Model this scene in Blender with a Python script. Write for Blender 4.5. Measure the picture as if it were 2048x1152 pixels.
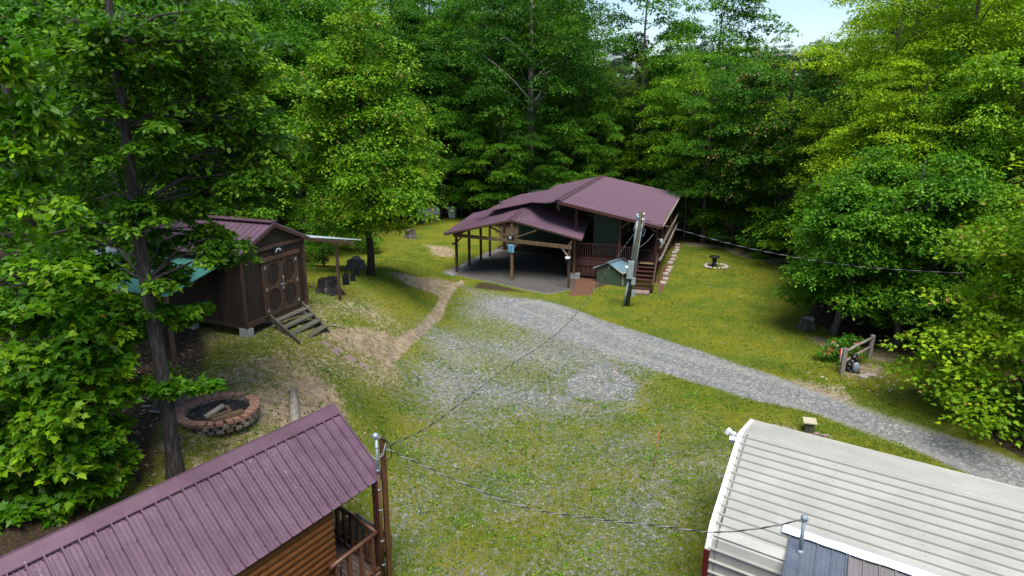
import bpy, math, random
import numpy as np
from mathutils import Vector, Matrix
R = math.radians
sc = bpy.context.scene
col = sc.collection
for o in list(bpy.data.objects): bpy.data.objects.remove(o)

# ---------------------------------------------------------------- camera, sky, sun, exposure
CAM_H = 9.5
PITCH = math.atan(371/1365)
cam = bpy.data.cameras.new('camera'); cam.lens = 24.0; cam.sensor_width = 36.0
cam.clip_start = 0.1; cam.clip_end = 2000
co = bpy.data.objects.new('camera', cam); col.objects.link(co)
co.location = (0, 0, CAM_H); co.rotation_euler = (R(90)-PITCH, 0, 0)
sc.camera = co
SUN_EL, SUN_AZ = 66, 172          # azimuth clockwise from +Y
w = bpy.data.worlds.new('World'); sc.world = w; w.use_nodes = True
nt = w.node_tree; nt.nodes.clear()
sky = nt.nodes.new('ShaderNodeTexSky'); sky.sky_type = 'NISHITA'; sky.sun_disc = False
sky.sun_elevation = R(SUN_EL); sky.sun_rotation = R(SUN_AZ)
sky.air_density = 1.0; sky.dust_density = 1.2; sky.ozone_density = 1.0; sky.altitude = 300
bg = nt.nodes.new('ShaderNodeBackground'); bg.inputs[1].default_value = 0.11
wo = nt.nodes.new('ShaderNodeOutputWorld')
nt.links.new(sky.outputs[0], bg.inputs[0]); nt.links.new(bg.outputs[0], wo.inputs[0])
sl = bpy.data.lights.new('sun', 'SUN'); sl.energy = 3.5; sl.angle = R(34); sl.color = (1, .975, .93)
so = bpy.data.objects.new('sun', sl); col.objects.link(so)
_el, _az = R(SUN_EL), R(SUN_AZ)
_d = Vector((math.sin(_az)*math.cos(_el), math.cos(_az)*math.cos(_el), math.sin(_el)))
so.rotation_euler = _d.to_track_quat('Z', 'Y').to_euler()
sc.view_settings.view_transform = 'Standard'; sc.view_settings.look = 'None'
sc.view_settings.exposure = 0.9; sc.view_settings.gamma = 1
sc.render.engine = 'CYCLES'
sc.cycles.max_bounces = 5; sc.cycles.diffuse_bounces = 3; sc.cycles.glossy_bounces = 2
sc.cycles.transmission_bounces = 2; sc.cycles.transparent_max_bounces = 4

# ---------------------------------------------------------------- measuring helpers
F = 1365.0
def ray(u, v):
    x = (u-1024)/F; y = (576-v)/F
    return np.array([x, math.cos(PITCH)+y*math.sin(PITCH), -math.sin(PITCH)+y*math.cos(PITCH)])
def at(u, v, z):
    r = ray(u, v); t = (z-CAM_H)/r[2]
    return Vector(np.array([0, 0, CAM_H])+r*t)
def atY(u, v, y):
    r = ray(u, v); t = y/r[1]
    return Vector(np.array([0, 0, CAM_H])+r*t)
def sst(a, b, x):
    t = np.clip((x-a)/(b-a), 0, 1); return t*t*(3-2*t)
def hgt(x, y):
    x = np.asarray(x, float); y = np.asarray(y, float)
    hill = 2.5*sst(1.6, 7.2, -x-2.3*(1-sst(11.6, 14.6, y)))*(1-sst(25, 44, y))
    und = .05*np.sin(x*.9+1.3)*np.sin(y*.7)+.03*np.sin(x*2.1+y*1.7)
    und = und*sst(9, 14, y)*(1-sst(40, 48, y)*.5)
    gully = -.16*np.exp(-((x+3.9-.22*(y-24))/.35)**2)*sst(19, 22, y)*(1-sst(30, 35, y))
    far = 9*sst(95, 220, np.hypot(x, y)-0)*1.0
    side = -.9*sst(15, 40, x)*(1-sst(40, 60, y))
    return hill+und+gully+far+side
def ground(u, v):
    r = ray(u, v); t0 = 3.0
    for i in range(4000):
        t = 3.0+i*.04
        P = np.array([0, 0, CAM_H])+r*t
        if P[2] <= hgt(P[0], P[1]): break
    lo, hi = t-.04, t
    for _ in range(12):
        m = (lo+hi)/2; P = np.array([0, 0, CAM_H])+r*m
        if P[2] <= hgt(P[0], P[1]): hi = m
        else: lo = m
    return Vector(np.array([0, 0, CAM_H])+r*hi)
def gz(x, y): return float(hgt(x, y))

# ---------------------------------------------------------------- materials
def new_mat(name, rough=.7, metal=0.0, spec=.3):
    m = bpy.data.materials.new(name); m.use_nodes = True
    b = m.node_tree.nodes['Principled BSDF']
    b.inputs['Roughness'].default_value = rough; b.inputs['Metallic'].default_value = metal
    b.inputs['Specular IOR Level'].default_value = spec
    return m, m.node_tree, b
def noise(nt, scale, detail=4, rough=.6, coords=None, stretch=None, dist=0):
    n = nt.nodes.new('ShaderNodeTexNoise'); n.inputs['Scale'].default_value = scale
    n.inputs['Detail'].default_value = detail; n.inputs['Roughness'].default_value = rough
    n.inputs['Distortion'].default_value = dist
    tc = nt.nodes.new('ShaderNodeTexCoord')
    src = tc.outputs[coords or 'Object']
    if stretch:
        mp = nt.nodes.new('ShaderNodeMapping'); mp.inputs['Scale'].default_value = stretch
        nt.links.new(src, mp.inputs[0]); src = mp.outputs[0]
    nt.links.new(src, n.inputs['Vector'])
    return n
def ramp(nt, fac, stops):
    r = nt.nodes.new('ShaderNodeValToRGB'); e = r.color_ramp.elements
    while len(e) < len(stops): e.new(.5)
    for i, (p, c) in enumerate(stops):
        e[i].position = p; e[i].color = (*c, 1) if len(c) == 3 else c
    nt.links.new(fac, r.inputs[0]); return r
def mixc(nt, fac, a, b, mode='MIX'):
    n = nt.nodes.new('ShaderNodeMix'); n.data_type = 'RGBA'; n.blend_type = mode
    if isinstance(fac, (int, float)): n.inputs[0].default_value = fac
    else: nt.links.new(fac, n.inputs[0])
    for i, s in ((6, a), (7, b)):
        if isinstance(s, tuple): n.inputs[i].default_value = (*s, 1)
        else: nt.links.new(s, n.inputs[i])
    return n.outputs[2]
def mth(nt, op, a, b=None, clamp=False):
    n = nt.nodes.new('ShaderNodeMath'); n.operation = op; n.use_clamp = clamp
    for i, s in enumerate((a, b)):
        if s is None: continue
        if isinstance(s, (int, float)): n.inputs[i].default_value = s
        else: nt.links.new(s, n.inputs[i])
    return n.outputs[0]
def bump(nt, b, h, strength=.5, dist=.02):
    n = nt.nodes.new('ShaderNodeBump'); n.inputs['Strength'].default_value = strength
    n.inputs['Distance'].default_value = dist
    nt.links.new(h, n.inputs['Height']); nt.links.new(n.outputs[0], b.inputs['Normal'])
def simple(name, c1, c2=None, scale=6, rough=.7, metal=0, spec=.3, stretch=None, bmp=0, stops=None):
    m, nt, b = new_mat(name, rough, metal, spec)
    if c2 is None: c2 = tuple(x*.7 for x in c1)
    n = noise(nt, scale, 6, .65, stretch=stretch)
    r = ramp(nt, n.outputs[0], stops or [(.3, c2), (.7, c1)])
    nt.links.new(r.outputs[0], b.inputs['Base Color'])
    if bmp: bump(nt, b, n.outputs[0], bmp, .02)
    return m
def island(m, amt=.35):
    """vary value per loose piece of a mesh (boards, bricks, logs)"""
    nt = m.node_tree; b = nt.nodes['Principled BSDF']
    src = b.inputs['Base Color'].links[0].from_socket
    g = nt.nodes.new('ShaderNodeNewGeometry')
    v = mth(nt, 'MULTIPLY_ADD', g.outputs['Random Per Island'], amt)
    v.node.inputs[2].default_value = 1-amt/2
    h = nt.nodes.new('ShaderNodeHueSaturation'); nt.links.new(src, h.inputs['Color']); nt.links.new(v, h.inputs['Value'])
    nt.links.new(h.outputs[0], b.inputs['Base Color']); return m
M = {}
def roof_metal(name, c, c2, rough=.5, spots=True):
    m, nt, b = new_mat(name, rough, .25, .5)
    n = noise(nt, 1.3, 5, .6); r = ramp(nt, n.outputs[0], [(.3, c2), (.72, c)])
    out = r.outputs[0]
    if spots:
        n2 = noise(nt, 26, 3, .5); k = ramp(nt, n2.outputs[0], [(.64, (0, 0, 0)), (.70, (1, 1, 1))])
        n3 = noise(nt, .9, 3, .5); k3 = ramp(nt, n3.outputs[0], [(.46, (0, 0, 0)), (.60, (1, 1, 1))])
        out = mixc(nt, mth(nt, 'MULTIPLY', mth(nt, 'MULTIPLY', k.outputs[0], k3.outputs[0]), .5), out, (.42, .38, .38))
        # faint weather streaks
        n4 = noise(nt, 3.2, 4, .7); k4 = ramp(nt, n4.outputs[0], [(.45, (0, 0, 0)), (.8, (1, 1, 1))])
        out = mixc(nt, mth(nt, 'MULTIPLY', k4.outputs[0], .22), out, tuple(min(1, x*1.9+.03) for x in c))
    nt.links.new(out, b.inputs['Base Color'])
    rr = nt.nodes.new('ShaderNodeMapRange'); nt.links.new(n.outputs[0], rr.inputs[0])
    rr.inputs[3].default_value = rough-.08; rr.inputs[4].default_value = rough+.14
    nt.links.new(rr.outputs[0], b.inputs['Roughness'])
    return m
M['roof'] = roof_metal('burgundy_roof_metal', (.132, .076, .106), (.096, .051, .075))
M['roof2'] = roof_metal('burgundy_roof_metal_far', (.128, .070, .098), (.112, .059, .083), .5, False)
M['roof_trim'] = roof_metal('burgundy_trim', (.125, .068, .088), (.095, .048, .064), .4, False)
M['white_metal'] = roof_metal('cream_barn_metal', (.39, .382, .335), (.33, .322, .28), .45, False)
M['white_trim'] = simple('white_trim', (.72, .72, .68), (.6, .6, .55), 3, .45)
M['gray_metal'] = roof_metal('charcoal_panel_metal', (.13, .15, .18), (.085, .10, .125), .35)
M['tan_metal'] = roof_metal('brown_grey_panel_metal', (.21, .19, .18), (.16, .145, .14), .38)
M['flash'] = simple('flashing_membrane', (.8, .84, .9), (.55, .62, .72), 9, .35, bmp=.6)
M['red_paint'] = simple('dark_red_paint', (.10, .01, .012), (.07, .008, .01), 4, .5)
M['galv'] = simple('galvanised_steel', (.42, .47, .5), (.3, .34, .37), 5, .4, .6, .5)
M['galv_roof'] = simple('galvanised_roof', (.24, .30, .32), (.16, .21, .225), 2.5, .6, .2, .4)
M['green_roof'] = roof_metal('green_roof_metal', (.10, .30, .25), (.06, .20, .17), .38, False)
M['blue_roof'] = simple('blue_grey_roofing', (.17, .26, .31), (.08, .15, .19), 3, .45, .2, .5, stretch=(1, 9, 1))
M['mortared'] = None
def wood(name, c1, c2, scale=5, stretch=(1, 1, .12), rough=.75, amt=.35, bmp=.4, spec=.25):
    m = simple(name, c1, c2, scale, rough, 0, spec, stretch, bmp); return island(m, amt)
M['log'] = wood('log_siding_stain', (.25, .095, .026), (.11, .036, .010), 7, (1, 1, 4), .42, .5, .3, .45)
M['rail_log'] = wood('stained_rail', (.115, .048, .026), (.055, .022, .013), 9, (1, 1, 1), .5, .3, .3, .4)
M['stain_dark'] = wood('dark_stained_post', (.050, .020, .010), (.022, .010, .006), 8, (1, 1, .2), .5, .2, .3)
M['orange_stain'] = wood('orange_stain_pipe', (.105, .045, .018), (.05, .022, .010), 6, (1, 1, .3), .5, .2)
M['deck'] = wood('weathered_deck', (.16, .115, .09), (.085, .055, .042), 8, (1, 1, 1), .75, .35)
M['deck_red'] = wood('red_brown_deck', (.065, .032, .029), (.038, .018, .017), 8, (1, 1, 1), .7, .3)
M['rail_red'] = wood('red_brown_paint', (.075, .030, .025), (.040, .016, .014), 8, (1, 1, 1), .6, .25)
M['lumber'] = wood('treated_lumber', (.15, .10, .055), (.08, .052, .028), 7, (1, 1, .3), .75, .4)
M['lumber_dark'] = wood('dark_lumber', (.07, .042, .026), (.035, .02, .013), 7, (1, 1, .2), .75, .3)
M['shed_wall'] = wood('dark_board_siding', (.040, .025, .017), (.013, .009, .007), 14, (1, 1, .08), .7, .3, .5)
M['shed_trim'] = wood('shed_trim_wood', (.090, .052, .031), (.04, .023, .015), 14, (1, 1, .12), .7, .35, .5)
M['step'] = wood('mossy_grey_step', (.115, .11, .078), (.05, .045, .032), 12, (1, 1, 1), .85, .35, .5)
M['grey_wood'] = wood('weathered_grey_wood', (.30, .27, .22), (.13, .11, .085), 12, (1, .4, 1), .85, .2, .7)
M['green_side'] = simple('dark_green_siding', (.040, .072, .048), (.024, .045, .030), 5, .6)
M['green_side2'] = simple('green_siding', (.070, .105, .058), (.042, .066, .038), 5, .6)
M['cream_trim'] = simple('cream_trim', (.45, .40, .28), (.3, .26, .18), 9, .7)
M['block'] = simple('concrete_block', (.36, .36, .34), (.22, .22, .21), 22, .9, bmp=.5)
M['block_pale'] = simple('pale_block', (.52, .48, .40), (.34, .31, .26), 15, .9, bmp=.5)
M['paver'] = island(simple('paver', (.26, .18, .155), (.17, .115, .10), 20, .9, bmp=.4), .3)
M['brick'] = island(simple('weathered_brick', (.36, .18, .12), (.17, .11, .08), 14, .9, bmp=.7), .6)
M['brick_dark'] = island(simple('sooty_mossy_brick', (.25, .20, .145), (.09, .075, .055), 11, .95, bmp=.8), .6)
M['bark'] = simple('grey_brown_bark', (.165, .135, .11), (.045, .036, .03), 16, .95, stretch=(1, 1, .18), bmp=1.0)
M['bark_dark'] = simple('dark_bark', (.045, .037, .031), (.010, .009, .008), 14, .95, stretch=(1, 1, .18), bmp=1.0)
M['bark_near'] = simple('furrowed_grey_bark', (.125, .105, .085), (.022, .018, .015), 26, .95, stretch=(1, 1, .14), bmp=1.0, stops=[(.38, (.018, .015, .012)), (.5, (.035, .030, .026)), (.66, (.075, .066, .056)), (.78, (.15, .142, .128))])
M['bark_pale'] = simple('pale_bark', (.34, .31, .27), (.14, .125, .11), 9, .95, stretch=(1, 1, .3), bmp=.8)
M['stump'] = simple('stump_bark', (.15, .125, .10), (.022, .018, .015), 9, .95, stretch=(1, 1, .25), bmp=1.0)
M['stump_top'] = simple('cut_wood', (.26, .21, .15), (.11, .09, .065), 12, .95, bmp=.5)
M['charred'] = simple('charred_bark', (.20, .19, .175), (.008, .008, .008), 8, .95, stretch=(1, 1, .25), bmp=1.0, stops=[(.42, (.008, .008, .008)), (.62, (.03, .028, .025)), (.75, (.25, .24, .22))])
M['black'] = simple('black_plastic', (.012, .012, .014), (.006, .006, .007), 5, .5)
M['black_cable'] = simple('black_cable', (.02, .02, .022), (.012, .012, .013), 5, .6)
M['alu_cable'] = simple('bare_aluminium_strand', (.36, .36, .36), (.2, .2, .21), 30, .45, .4, .5)
M['bin'] = simple('grey_bin', (.33, .36, .37), (.26, .29, .30), 3, .55)
M['bin_lid'] = simple('dark_lid', (.035, .05, .065), (.02, .03, .04), 3, .5)
M['tank'] = simple('tank_paint', (.50, .55, .55), (.38, .43, .43), 3, .35, .1, .5)
M['red'] = simple('red_cap', (.62, .035, .02), (.45, .02, .015), 5, .45)
M['rust_wood'] = wood('rusty_brown_boards', (.21, .095, .055), (.12, .055, .033), 8, (1, 1, .2), .8, .3)
M['pipe_grey'] = simple('grey_conduit', (.24, .30, .32), (.16, .21, .23), 6, .5, .2)
M['pole_wood'] = simple('mossy_pole_wood', (.10, .092, .055), (.035, .036, .02), 9, .9, stretch=(1, 1, .1), bmp=.7)
M['glass'] = simple('dark_window_glass', (.02, .025, .03), (.012, .014, .016), 2, .08, 0, .8)
M['white'] = simple('white_paint', (.75, .76, .76), (.6, .61, .62), 8, .6)
M['lamp_glass'] = simple('pale_lamp_cover', (.6, .66, .68), (.42, .5, .52), 6, .3, spec=.5)
M['sign_black'] = simple('black_sign_board', (.014, .02, .024), (.008, .01, .012), 8, .5)
M['sign_blue'] = simple('blue_sign_paint', (.13, .36, .50), (.08, .26, .40), 12, .5, stops=[(.3, (.08, .25, .38)), (.55, (.15, .38, .52)), (.75, (.25, .47, .60))])
M['sign_teal'] = simple('teal_print', (.02, .16, .24), (.012, .10, .16), 8, .5)
M['stone'] = island(simple('field_stone', (.42, .36, .30), (.22, .19, .16), 9, .9, bmp=.6), .5)
M['orange'] = simple('orange_stake', (.42, .15, .05), (.28, .10, .04), 20, .7)
M['chair_white'] = simple('white_chair_metal', (.62, .63, .63), (.5, .5, .5), 8, .4)
M['planter_green'] = simple('teal_planter_mesh', (.015, .07, .06), (.01, .04, .035), 20, .7)
M['bear'] = simple('glossy_black_resin', (.012, .012, .013), (.006, .006, .006), 8, .35, spec=.5)
M['bear_grey'] = simple('silvery_painted_stone', (.30, .34, .38), (.12, .14, .17), 22, .5, bmp=.6)
M['mat_yellow'] = simple('door_mat', (.32, .22, .10), (.2, .14, .07), 12, .9)

# ---------------------------------------------------------------- mesh building
WM = {}          # thing name -> inverse world matrix
def tag(o, label=None, cat=None, group=None, kind=None):
    if label: o['label'] = label
    if cat: o['category'] = cat
    if group: o['group'] = group
    if kind: o['kind'] = kind
    return o
def thing(name, loc, label, cat, group=None, rz=0):
    o = bpy.data.objects.new(name, None); col.objects.link(o)
    o.empty_display_size = .2
    o.location = loc; o.rotation_euler = (0, 0, rz)
    WM[o] = (Matrix.Translation(Vector(loc)) @ Matrix.Rotation(rz, 4, 'Z')).inverted()
    return tag(o, label, cat, group)
class MB:
    def __init__(s): s.v = []; s.f = []; s.mi = []; s.m = 0; s.smooth = False; s.sm = []
    def add(s, vs, fs):
        k = len(s.v); s.v += [tuple(p) for p in vs]
        s.f += [tuple(i+k for i in f) for f in fs]; s.mi += [s.m]*len(fs); s.sm += [s.smooth]*len(fs); return s
    def hexa(s, c):       # 8 corners: bottom 4 ccw, top 4
        return s.add(c, [(0, 3, 2, 1), (4, 5, 6, 7), (0, 1, 5, 4), (1, 2, 6, 5), (2, 3, 7, 6), (3, 0, 4, 7)])
    def box(s, c, size, rz=0, rx=0, ry=0):
        c = Vector(c); h = [x/2 for x in size]
        rot = Matrix.Rotation(rz, 3, 'Z') @ Matrix.Rotation(ry, 3, 'Y') @ Matrix.Rotation(rx, 3, 'X')
        P = [(-1, -1, -1), (1, -1, -1), (1, 1, -1), (-1, 1, -1), (-1, -1, 1), (1, -1, 1), (1, 1, 1), (-1, 1, 1)]
        return s.hexa([c+rot@Vector((a*h[0], b*h[1], d*h[2])) for a, b, d in P])
    def beam(s, a, b, w, h, up=(0, 0, 1)):
        a = Vector(a); b = Vector(b); d = (b-a).normalized(); up = Vector(up)
        if abs(d.dot(up)) > .98: up = Vector((0, 1, 0))
        x = d.cross(up).normalized(); y = x.cross(d).normalized()
        q = [(-1, -1), (1, -1), (1, 1), (-1, 1)]
        return s.hexa([a+x*i*w/2+y*j*h/2 for i, j in q]+[b+x*i*w/2+y*j*h/2 for i, j in q])
    def post(s, p, top, w, rz=0, d=None):
        p = Vector(p); d = d or w
        return s.box((p.x, p.y, (p.z+top)/2), (w, d, top-p.z), rz)
    def tube(s, pts, rad, n=8, caps=True):
        pts = [Vector(p) for p in pts]
        if not isinstance(rad, (list, tuple)): rad = [rad]*len(pts)
        k = len(s.v); ref = None; rings = []
        for i, p in enumerate(pts):
            d = (pts[min(i+1, len(pts)-1)]-pts[max(i-1, 0)])
            d = d.normalized() if d.length > 1e-9 else Vector((0, 0, 1))
            if ref is None:
                ref = Vector((1, 0, 0)) if abs(d.x) < .9 else Vector((0, 1, 0))
            x = (ref-d*ref.dot(d)).normalized(); y = d.cross(x); ref = x
            rings.append([p+(x*math.cos(t)+y*math.sin(t))*rad[i] for t in [2*math.pi*j/n for j in range(n)]])
        vs = [q for r in rings for q in r]; fs = []
        for i in range(len(pts)-1):
            for j in range(n):
                a = i*n+j; b = i*n+(j+1) % n
                fs.append((a, b, b+n, a+n))
        if caps: fs += [tuple(range(n-1, -1, -1)), tuple(range((len(pts)-1)*n, len(pts)*n))]
        o = s.smooth; s.smooth = True; s.add(vs, fs); s.smooth = o
        if caps: s.sm[-1] = s.sm[-2] = False
        return s
    def ell(s, c, r, rz=0, seg=14, rings=9, fn=None):
        c = Vector(c); rot = Matrix.Rotation(rz, 3, 'Z'); vs = []; fs = []
        if not isinstance(r, (tuple, list)): r = (r, r, r)
        for i in range(rings+1):
            th = math.pi*i/rings
            for j in range(seg):
                ph = 2*math.pi*j/seg
                q = Vector((math.sin(th)*math.cos(ph), math.sin(th)*math.sin(ph), math.cos(th)))
                k = fn(q) if fn else 1
                vs.append(c+rot@Vector((q.x*r[0]*k, q.y*r[1]*k, q.z*r[2]*k)))
        for i in range(rings):
            for j in range(seg):
                a = i*seg+j; b = i*seg+(j+1) % seg
                fs.append((a, a+seg, b+seg, b))
        o = s.smooth; s.smooth = True; s.add(vs, fs); s.smooth = o; return s
    def prism(s, poly, d):     # polygon points (3D) extruded along d
        poly = [Vector(p) for p in poly]; d = Vector(d); n = len(poly)
        return s.add(poly+[p+d for p in poly], [tuple(range(n-1, -1, -1)), tuple(range(n, 2*n))] +
                     [(i, (i+1) % n, (i+1) % n+n, i+n) for i in range(n)])
    def build(s, name, mat, parent=None, bevel=0):
        me = bpy.data.meshes.new(name); V = s.v
        if parent is not None:
            inv = WM[parent]; V = [inv@Vector(p) for p in V]
        me.from_pydata([tuple(p) for p in V], [], s.f)
        for m in (mat if isinstance(mat, (list, tuple)) else [mat]): me.materials.append(M[m] if isinstance(m, str) else m)
        me.polygons.foreach_set('material_index', s.mi); me.polygons.foreach_set('use_smooth', s.sm)
        me.update()
        o = bpy.data.objects.new(name, me); col.objects.link(o)
        if parent is not None: o.parent = parent; WM[o] = WM[parent]
        else: WM[o] = Matrix.Identity(4)
        if bevel:
            b = o.modifiers.new('bevel', 'BEVEL'); b.width = bevel; b.segments = 2; b.limit_method = 'ANGLE'
        return o
def single(mb, name, mat, label, cat, group=None, bevel=0):
    """a thing that is one mesh, origin at the base"""
    c = Vector((sum(p[0] for p in mb.v)/len(mb.v), sum(p[1] for p in mb.v)/len(mb.v), min(p[2] for p in mb.v)))
    mb.v = [tuple(Vector(p)-c) for p in mb.v]
    o = mb.build(name, mat, None, bevel); o.location = c
    return tag(o, label, cat, group)
def lerp(a, b, t): return Vector(a)+(Vector(b)-Vector(a))*t
def ribbed(mb, e0, e1, r0, r1, spacing, rib=.022, thick=.025, minor=0, w=.035):
    """sheet from eave line e0-e1 up to ridge line r0-r1, ribs running up the slope"""
    e0, e1, r0, r1 = map(Vector, (e0, e1, r0, r1))
    n = (e1-e0).cross(r0-e0).normalized()
    if n.z < 0: n = -n
    mb.hexa([e0-n*thick, e1-n*thick, r1-n*thick, r0-n*thick, e0, e1, r1, r0])
    L = (e1-e0).length; k = max(1, round(L/spacing)); ax = (e1-e0).normalized()
    for i in range(k+1):
        t = i/k; t = min(max(t, .5*w/L), 1-.5*w/L)
        a = lerp(e0, e1, t); b = lerp(r0, r1, t)
        mb.hexa([a-ax*w/2, a+ax*w/2, b+ax*w/2, b-ax*w/2, a-ax*w/4+n*rib, a+ax*w/4+n*rib, b+ax*w/4+n*rib, b-ax*w/4+n*rib])
        if minor and i < k:
            for j in range(1, minor+1):
                tt = t+(j/(minor+1))/k
                a = lerp(e0, e1, tt); b = lerp(r0, r1, tt); ww = w*.5
                mb.hexa([a-ax*ww/2, a+ax*ww/2, b+ax*ww/2, b-ax*ww/2, a-ax*ww/4+n*rib*.16, a+ax*ww/4+n*rib*.16, b+ax*ww/4+n*rib*.16, b-ax*ww/4+n*rib*.16])
    return n
# ---------------------------------------------------------------- ground
def gp(pts): return [tuple(ground(u, v)[:2]) for u, v in pts]
def sdf(poly, X, Y):
    """signed distance, positive inside"""
    P = np.array(poly); n = len(P); d = np.full(X.shape, 1e9); ins = np.zeros(X.shape, bool)
    for i in range(n):
        a = P[i]; b = P[(i+1) % n]; e = b-a
        t = np.clip(((X-a[0])*e[0]+(Y-a[1])*e[1])/(e@e+1e-12), 0, 1)
        d = np.minimum(d, np.hypot(X-a[0]-t*e[0], Y-a[1]-t*e[1]))
        c = ((a[1] > Y) != (b[1] > Y)) & (X < (b[0]-a[0])*(Y-a[1])/(b[1]-a[1]+1e-12)+a[0])
        ins ^= c
    return np.where(ins, d, -d)
def line_d(pl, X, Y):
    P = np.array(pl); d = np.full(X.shape, 1e9)
    for i in range(len(P)-1):
        a = P[i]; b = P[i+1]; e = b-a
        t = np.clip(((X-a[0])*e[0]+(Y-a[1])*e[1])/(e@e+1e-12), 0, 1)
        d = np.minimum(d, np.hypot(X-a[0]-t*e[0], Y-a[1]-t*e[1]))
    return d
ROAD = gp([(1000, 592), (1085, 600), (1170, 626), (1280, 664), (1400, 700), (1530, 745), (1660, 795), (1800, 845), (1930, 885), (2040, 925), (2100, 950), (2100, 1010), (2020, 985),
           (1900, 930), (1780, 880), (1640, 830), (1500, 800), (1350, 752), (1220, 712), (1120, 676), (1020, 645), (960, 610)])
YARD = gp([(930, 575), (1080, 590), (1200, 650), (1330, 745), (1300, 800), (1200, 860), (1050, 900), (900, 900), (760, 830), (740, 790), (790, 720), (850, 650)])
PIT = gp([(1150, 730), (1220, 720), (1280, 770), (1270, 800), (1160, 800), (1110, 810)])
CARP = gp([(905, 548), (1000, 500), (1160, 520), (1150, 580), (1100, 588), (1020, 573), (960, 560)])
BERM = gp([(888, 545), (905, 535), (1000, 492), (1012, 500), (925, 545), (905, 552)])
MULCH = gp([(1150, 540), (1195, 538), (1200, 560), (1180, 590), (1140, 592)])
MULCH2 = gp([(1318, 590), (1312, 560), (1356, 485), (1362, 490), (1330, 575)])
MULCH3 = gp([(1655, 740), (1690, 722), (1740, 725), (1765, 745), (1735, 762), (1680, 762)])
GULLY = gp([(925, 562), (895, 585), (880, 620), (850, 655), (800, 695), (770, 728)])
DIRTS = [gp(p) for p in [
    [(790, 545), (860, 550), (920, 568), (885, 596), (850, 582)],
    [(700, 655), (745, 640), (800, 670), (810, 705), (760, 720), (700, 700), (640, 665), (620, 655)],
    [(560, 750), (640, 740), (690, 790), (680, 830), (600, 800)],
    [(480, 800), (570, 760), (650, 820), (560, 850), (500, 870)],
    [(230, 880), (500, 840), (560, 880), (400, 930), (330, 960), (230, 950)],
    [(850, 490), (900, 495), (905, 515), (860, 510)],
    [(1570, 850), (1640, 865), (1680, 890), (1610, 880), (1540, 862)],
    [(1370, 482), (1440, 488), (1560, 520), (1620, 550), (1560, 535), (1440, 500), (1375, 492)],
    [(1740, 700), (1800, 705), (1780, 722), (1745, 718)],
    [(1600, 765), (1680, 770), (1690, 800), (1640, 790)],
    [(1640, 680), (1700, 695), (1690, 702), (1640, 690)],
    [(1655, 740), (1690, 722), (1740, 725), (1765, 745), (1735, 762), (1680, 762)],
    [(540, 800), (600, 770), (650, 790), (640, 840), (560, 840)], [(590, 745), (650, 742), (670, 770), (620, 768)], [(780, 545), (830, 550), (860, 575), (820, 572)],
]]
LAWN = gp([(930, 575), (1150, 585), (1250, 560), (1365, 485), (1450, 490), (1560, 522), (1625, 560), (1625, 640), (1670, 690), (1760, 700), (1850, 720),
           (2000, 900), (2100, 950), (2100, 1150), (300, 1150), (180, 1000), (225, 760), (300, 660), (430, 640), (560, 560), (620, 470), (800, 440), (990, 430), (1000, 500)])
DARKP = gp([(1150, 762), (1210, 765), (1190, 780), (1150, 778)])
DUFF = gp([(235, 600), (300, 600), (420, 690), (380, 760), (330, 800), (330, 960), (230, 960), (150, 800)])
def vnoise(X, Y, s, seed):
    rs = np.random.RandomState(seed); out = np.zeros(X.shape)
    for i in range(7):
        a = rs.uniform(0, 2*np.pi); k = s*rs.uniform(.6, 1.7); ph = rs.uniform(0, 6.28)
        b = a+rs.uniform(.8, 2.2); k2 = s*rs.uniform(.6, 1.7); ph2 = rs.uniform(0, 6.28)
        out += np.sin((X*np.cos(a)+Y*np.sin(a))*k+ph+1.3*np.sin((X*np.cos(b)+Y*np.sin(b))*k2+ph2))
    return out/7
def masks(X, Y):
    rd = sdf(ROAD, X, Y); yd = sdf(YARD, X, Y); cp = sdf(CARP, X, Y); pt = sdf(PIT, X, Y)
    wob = .35*vnoise(X, Y, 1.1, 3)
    road = sst(-.45, .5, rd+wob*.35)
    yard = sst(-2.6, 2.0, yd+wob*2)*.56
    near = .43*sst(7, 10, Y)*(1-sst(18, 24, Y))*sst(-5, -2, X)*(1-sst(5, 10, X))
    g = np.maximum.reduce([road, yard+.16*vnoise(X, Y, .8, 5)*(yard > .05), near+.14*vnoise(X, Y, 1.2, 8)*(near > .02), sst(-.5, .4, pt+wob)*.85])
    g = np.maximum(g, sst(-.25, .2, cp)*.9); g = np.maximum(g, sst(-.3, .2, sdf(BERM, X, Y)+wob*.5)*.85)
    d = np.zeros(X.shape)
    for q in DIRTS: d = np.maximum(d, sst(-.8, .7, sdf(q, X, Y)+wob*2)*.8)
    gl = line_d(GULLY, X, Y)
    d = np.maximum(d, (1-sst(.05, .34, gl+wob*.5)))
    hillside = sst(1.5, 4.5, -X)*(1-sst(24, 30, Y))
    d = np.maximum(d, hillside*(.46+.34*vnoise(X, Y, 1.0, 11)))
    f = 1-sst(-.8, .6, sdf(LAWN, X, Y)+wob*2)
    f = np.maximum(f*(1-sst(-1, .5, rd)), sst(-.8, .5, sdf(DUFF, X, Y)+wob)*.8)
    f = f*(1-road)*(1-sst(-.6, 0, cp))
    m = np.maximum.reduce([sst(-.15, .15, sdf(q, X, Y)+wob*.35) for q in (MULCH, MULCH2)])
    return g, d, f, m, road
def cellcoords(a, b, step, outs_lo, outs_hi):
    return np.array(sorted(set([round(x, 3) for x in outs_lo]+[round(x, 3) for x in np.arange(a, b+1e-6, step)]+[round(x, 3) for x in outs_hi])))
xs = cellcoords(-17, 22, .16, [-420, -300, -200, -140, -100, -75, -58, -46, -37, -30, -25, -21, -18.5], [23.5, 26, 30, 36, 44, 55, 70, 90, 130, 200, 300, 420])
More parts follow.
